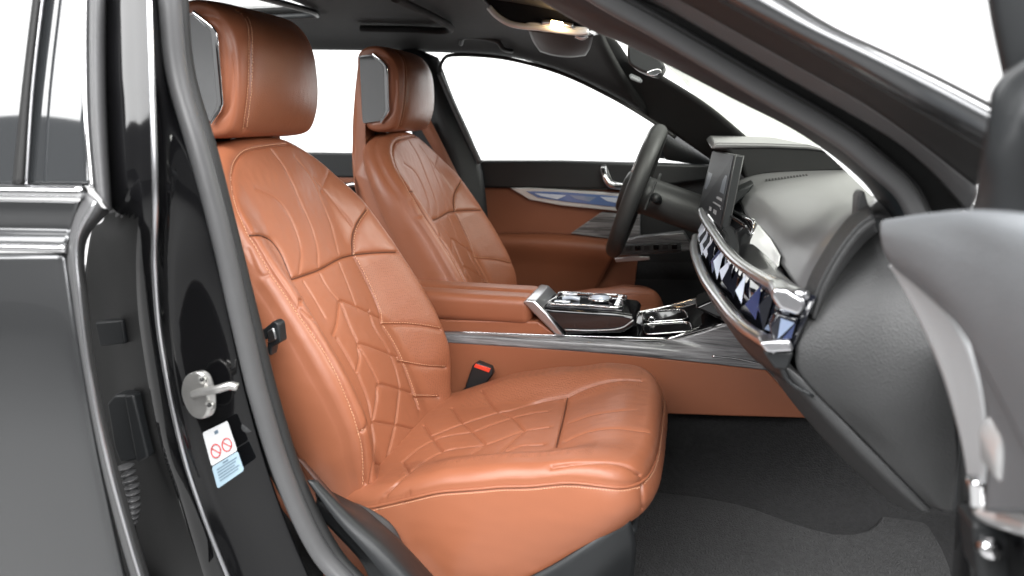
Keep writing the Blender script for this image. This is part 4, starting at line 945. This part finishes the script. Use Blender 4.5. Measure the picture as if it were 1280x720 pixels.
for q4, Ys in (([(802, 394), (854, 390.5), (861, 403), (806, 407)], (1.725, 1.72, 1.655, 1.652)), ([(803, 409.5), (861, 406), (866, 418), (806, 422.5)], (1.642, 1.645, 1.588, 1.583))):
    c4 = [P(a, b, y)+np.array([0, 0, .008]) for (a, b), y in zip(q4, Ys)]
    ring = []
    for i in range(4):
        p0, p1, p2 = c4[i-1], c4[i], c4[(i+1) % 4]
        ring += [p1+(p0-p1)*.16, p1+(p0-p1)*.05+(p2-p1)*.05, p1+(p2-p1)*.16]
    cup = prism('cup_holder', [p-np.array([0, 0, .001]) for p in ring], (0, 0, -.002), M['gblack'], cc, 0)
    tube('cup_rim', ring, 0.0019, M['chrome'], cup, n=90, seg=8, closed=True)
tube('cup_clip', L([1.66, 1.655, 1.655, 1.66], (808, 404), (812, 397), (818, 398), (817, 404)), .0025, M['chrome'], cc, n=16)
# armrest: two lids
def softslab(name, x0, x1, y0, y1, z0, z1, m, parent, r=.018, crown=.006):
    o = box(name, (x0, y0, z0), (x1, y1, z1), m, parent, 0)
    bevel(o, r, 5, 30); o.data.polygons.foreach_set('use_smooth', np.full(len(o.data.polygons), True)); return o
ar0 = P(545, 354, 1.57); ar1 = P(664, 398, 1.57)
softslab('armrest_lid', -.72, ar1[0], 1.562, 1.637, -.462, -.395, M['leather'], cc, .02)
softslab('armrest_lid', -.72, ar1[0], 1.639, 1.715, -.462, -.395, M['leather'], cc, .02)
prof('console_box', [(500, 398), (560, 400), (672, 402), (694, 419), (566, 415), (500, 412)], 1.568, 1.73, M['leather'], cc, 0.004)
prof('silver_bridge', [(653, 378), (658, 374.5), (668, 376), (684, 392), (705, 419.5), (695, 419.5), (666, 391)], 1.558, 1.725, M['satin'], cc, 0.004)
isl = [(672, 384), (690, 386), (770, 391), (790, 394), (797, 399), (794, 408), (778, 417), (706, 419)]
ild = prof('control_island', isl, 1.566, 1.715, M['gblack'], cc, 0.012)
top_i = [PZ(683, 389, -.412), PZ(770, 390, -.412)]
zi = P(684, 385, 1.566)[2]-CZ
# top plate, tilted to follow the island
ct = [P(682, 387, 1.572), P(773, 390, 1.572)]
tl0 = P(690, 366, 1.572); 
def island(u, v, h=-0.004):
    a = P(683, 384.5, 1.580); b = P(778, 390, 1.580); 
    c = a+np.array([.01, .118, .002]); d = b+np.array([.0, .118, .002])
    return (1-v)*((1-u)*a+u*b)+v*((1-u)*c+u*d)+np.array([0, 0, h+.003])
ip = prism('control_plate', [island(0, 0), island(1, 0), island(1, 1), island(0, 1)], (0, 0, .006), M['black_cr'], cc, 0.002)
tube('plate_frame', [island(*q, .006) for q in ((.03, .05), (.5, .05), (.97, .05), (.97, .5), (.97, .95), (.5, .95), (.03, .95), (.03, .5))], 0.0025, M['chrome'], ip, n=100, seg=8, closed=True)
kc = island(.66, .5, .008)
tube('crystal_knob', [kc, kc+np.array([0, 0, .005]), kc+np.array([0, 0, .010])], [.022]*6+[.019]*2, M['white_cr'], ip, n=8, seg=22)
tube('knob_ring', [kc+np.array([.026*math.cos(t), .026*math.sin(t), .002]) for t in np.linspace(0, 2*math.pi, 20, endpoint=False)], .003, M['chrome'], ip, n=40, seg=8, closed=True)
sh_ = [island(.18, .35, .008), island(.42, .35, .008)]
tube('gear_selector', [island(.14, .45, .006), island(.25, .45, .010), island(.38, .45, .007)], .005, M['white_cr'], ip, n=16, seg=8)
for k in range(8):
    a = island(.08+.05*(k % 4), .15+.62*(k//4), .0075)
    obj('button', [a, a+np.array([.010, 0, 0]), a+np.array([.010, .012, 0]), a+np.array([0, .012, 0]), a+np.array([.001, .001, .002]), a+np.array([.009, .001, .002]), a+np.array([.009, .011, .002]), a+np.array([.001, .011, .002])], [(4, 5, 6, 7), (0, 1, 5, 4), (1, 2, 6, 5), (2, 3, 7, 6), (3, 0, 4, 7)], M['satin'] if k % 3 else M['white_cr'], ip, False)
for k in range(5):
    a = island(.88, .15+.16*k, .0075)
    obj('button', [a, a+np.array([.010, 0, 0]), a+np.array([.010, .008, 0]), a+np.array([0, .008, 0]), a+np.array([.001, .001, .002]), a+np.array([.009, .001, .002]), a+np.array([.009, .007, .002]), a+np.array([.001, .007, .002])], [(4, 5, 6, 7), (0, 1, 5, 4), (1, 2, 6, 5), (2, 3, 7, 6), (3, 0, 4, 7)], M['satin'], ip, False)
tube('ambient_strip', L(1.562, (706, 412), (740, 413), (776, 410), (792, 400)), .0016, M['satin'], cc, n=30, seg=6)

# ================================================================== SEAT BELT, BUCKLE
bk = thing('belt_buckle', 'black seat belt buckle with red release button beside the console', 'buckle', P(600, 470, 1.52))
prof('buckle_body', [(590, 458), (596, 453), (614, 460), (616, 468), (606, 482), (585, 490), (581, 484)], 1.508, 1.53, M['plastic'], bk, 0.004)
prof('release_button', [(594, 455), (613, 461), (611, 466), (592, 459)], 1.505, 1.512, M['red'], bk, 0.001)
prof('stem', [(582, 484), (592, 488), (588, 498), (570, 505), (560, 512), (560, 506)], 1.515, 1.528, M['plastic'], bk, 0.003)
pb = thing('passenger_seat_belt', 'black belt guide and dark strap beside the passenger backrest', 'seat belt', P(350, 450, .94))
prof('belt_guide', [(326, 414), (342, 401), (348, 405), (351, 428), (340, 434), (338, 446), (333, 440), (334, 424), (327, 426)], .93, .95, M['plastic'], pb, 0.003)
prof('guide_pin', [(334, 414), (341, 410), (345, 424), (336, 430)], .925, .93, M['satin'], pb, 0.002)
sheet('strap', [L(.93, (370, 570), (390, 595), (415, 625), (438, 652)), L(.94, (380, 575), (402, 600), (428, 630), (452, 660))], M['belt'], pb, 0.0015, n=16, label='dark brown lower strap of the belt')
# seat side trim between cushion and sill
sd = thing('seat_side_trim', 'grey plastic trim channel between the seat cushion and the door sill', 'trim', P(460, 670, .95))
sheet('trim_cover', [L([.955]*4, (396, 612), (440, 632), (480, 660), (502, 700)), L([.935]*4, (396, 622), (432, 648), (470, 684), (495, 730)), L([.925]*4, (392, 640), (420, 668), (452, 704), (470, 745))], M['plastic'], sd, 0.004, n=30, across=12)
sheet('trim_cover', [L([.975]*4, (425, 622), (462, 636), (492, 658), (512, 700)), L([.957]*4, (425, 628), (458, 645), (486, 668), (506, 720))], M['plastic_gr'], sd, 0.004, n=30, across=6)

# ================================================================== FLOOR
fc_ = sheet('carpet', [[W(-1.6, .92, -.80), W(-.2, .92, -.79), W(.3, .92, -.79), (W(.62, .92, -.80)), W(.80, .92, -.5)], [W(-1.6, 1.02, -.80), W(-.2, 1.02, -.81), W(.3, 1.02, -.81), W(.62, 1.02, -.76), W(.80, 1.02, -.5)], [W(-1.6, 1.45, -.80), W(-.2, 1.45, -.81), W(.3, 1.45, -.81), W(.62, 1.45, -.76), W(.80, 1.45, -.5)], [W(-1.6, 1.53, -.80), W(-.2, 1.53, -.76), W(.3, 1.53, -.76), W(.62, 1.53, -.75), W(.80, 1.53, -.45)], [W(-1.6, 1.57, -.58), W(-.2, 1.565, -.60), W(.3, 1.565, -.60), W(.62, 1.565, -.55), W(.80, 1.565, -.35)]], M['carpet'], None, 0.01, n=50, across=40)
fc_.name = 'carpet'; fc_['kind'] = 'structure'
fc2 = sheet('driver_footwell_carpet', [[W(-1.6, 1.72, -.60), W(.3, 1.72, -.60), W(.80, 1.72, -.35)], [W(-1.6, 1.76, -.80), W(.3, 1.76, -.81), W(.80, 1.76, -.5)], [W(-1.6, 2.44, -.80), W(.3, 2.44, -.81), W(.80, 2.44, -.5)], [W(-1.6, 2.47, -.50), W(.3, 2.47, -.45), W(.80, 2.47, -.35)]], M['carpet'], None, 0.01, n=30, across=30)
fc2['kind'] = 'structure'
mt = thing('floor_mat', 'dark grey carpet mat in the passenger footwell', 'floor mat', W(.1, 1.2, -.80))
mp_ = spline([PZ(a, b, -.797) for a, b in ((740, 612), (850, 618), (930, 632), (995, 655), (1050, 668), (1090, 660), (1118, 625), (1150, 640), (1190, 740), (1100, 800), (700, 800), (680, 680))], 60, True)
prism('mat_pile', mp_, (0, 0, -.012), M['matcarpet'], mt, 0.004)

# ================================================================== FRONT DOOR (open, right edge, out of focus)
fd = thing('front_door', 'open front door at the right edge, grey padded sill and pale insert', 'car door', P(1250, 600, .55))
T0 = L([.74, .62, .52, .42], (1108, 274), (1160, 267), (1215, 266), (1300, 284))
T1 = L([.70, .58, .48, .38], (1100, 290), (1150, 296), (1215, 316), (1300, 352))
T2 = L([.695, .575, .47, .37], (1104, 312), (1150, 340), (1215, 385), (1300, 450))
T3 = L([.71, .59, .49, .40], (1116, 334), (1168, 378), (1212, 430), (1300, 600))
T0b = [p+np.array([.05, .02, -.002]) for p in T0]
sheet('sill_pad', [T0b, T0, T1, T2, T3], M['doorpad'], fd, 0.006, n=40, across=40)
wA = L([.715, .64, .60, .58, .58, .60], (1114, 334), (1168, 376), (1205, 425), (1226, 490), (1232, 560), (1228, 625))
wB = L([.73, .69, .66, .645, .64, .65], (1115, 336), (1148, 400), (1176, 465), (1198, 540), (1208, 590), (1213, 640))
sheet('pale_insert', [wA, [0.5*(a+b)+np.array([0, .012, 0]) for a, b in zip(wA, wB)], wB], M['lightfabric'], fd, 0.005, n=40, across=12)
sheet('lower_panel', [L([.58, .57, .56, .56], (1210, 420), (1228, 490), (1234, 560), (1230, 640)), L([.5, .5, .5, .5], (1250, 440), (1260, 510), (1265, 560), (1262, 640)), L([.42, .42, .42, .42], (1310, 500), (1310, 540), (1310, 580), (1310, 640))], M['doorpad'], fd, 0.006, n=30, across=16)
sheet('mirror_sail_trim', [L([.56, .55, .54, .53, .53, .53], (1213, 272), (1221, 228), (1229, 180), (1241, 128), (1262, 92), (1310, 60)), L([.53]*6, (1235, 282), (1246, 240), (1256, 200), (1268, 160), (1284, 125), (1320, 110)), L([.50]*6, (1310, 300), (1310, 270), (1310, 240), (1310, 220), (1320, 200), (1330, 180))], M['plastic'], fd, 0.008, n=40, across=16)
sheet('window_frame', [L([.56, .56, .56], (1228, -30), (1238, 30), (1252, 95)), L([.55, .55, .55], (1240, -30), (1250, 30), (1264, 95)), L([.54]*3, (1320, -30), (1320, 30), (1330, 95))], M['plastic'], fd, 0.006, n=20, across=10)
sheet('door_shut_face', [L([.70, .70, .69], (1200, 560), (1206, 640), (1216, 750)), L([.62, .62, .60], (1228, 570), (1236, 640), (1250, 750)), L([.5, .5, .5], (1310, 560), (1310, 640), (1310, 750))], M['glossframe'], fd, 0.006, n=20, across=14)
hn = thing('front_door_hinge', 'blurred bright metal hinge of the open front door in the bottom right corner', 'hinge', P(1245, 640, .55))
tube('hinge_pin', L([.60, .60], (1222, 598), (1224, 632)), 0.008, M['chrome'], hn, n=8, seg=14)
tube('hinge_arm', L([.60, .57, .53], (1230, 640), (1256, 648), (1300, 660)), 0.009, M['silver'], hn, n=12, seg=12)
prof('hinge_block', [(1246, 560), (1275, 530), (1305, 540), (1305, 610), (1262, 620), (1248, 600)], .52, .56, M['silver'], hn, 0.008)
tube('hinge_bolt', L([.58, .57], (1232, 684), (1240, 686)), 0.008, M['chrome'], hn, n=4, seg=12)
prof('hinge_leaf', [(1215, 655), (1270, 668), (1305, 690), (1305, 740), (1225, 730)], .58, .62, M['plastic'], hn, 0.006)
# front wing post between dash and door
sheet('front_post', [L([.86, .86, .86, .86], (1196, 430), (1200, 540), (1194, 645), (1186, 750)), L([.82, .82, .82, .82], (1204, 430), (1206, 540), (1203, 645), (1200, 750)), L([.78, .78, .78, .78], (1225, 430), (1225, 540), (1222, 645), (1222, 750))], M['glossframe'], body, 0.004, n=30, across=12)
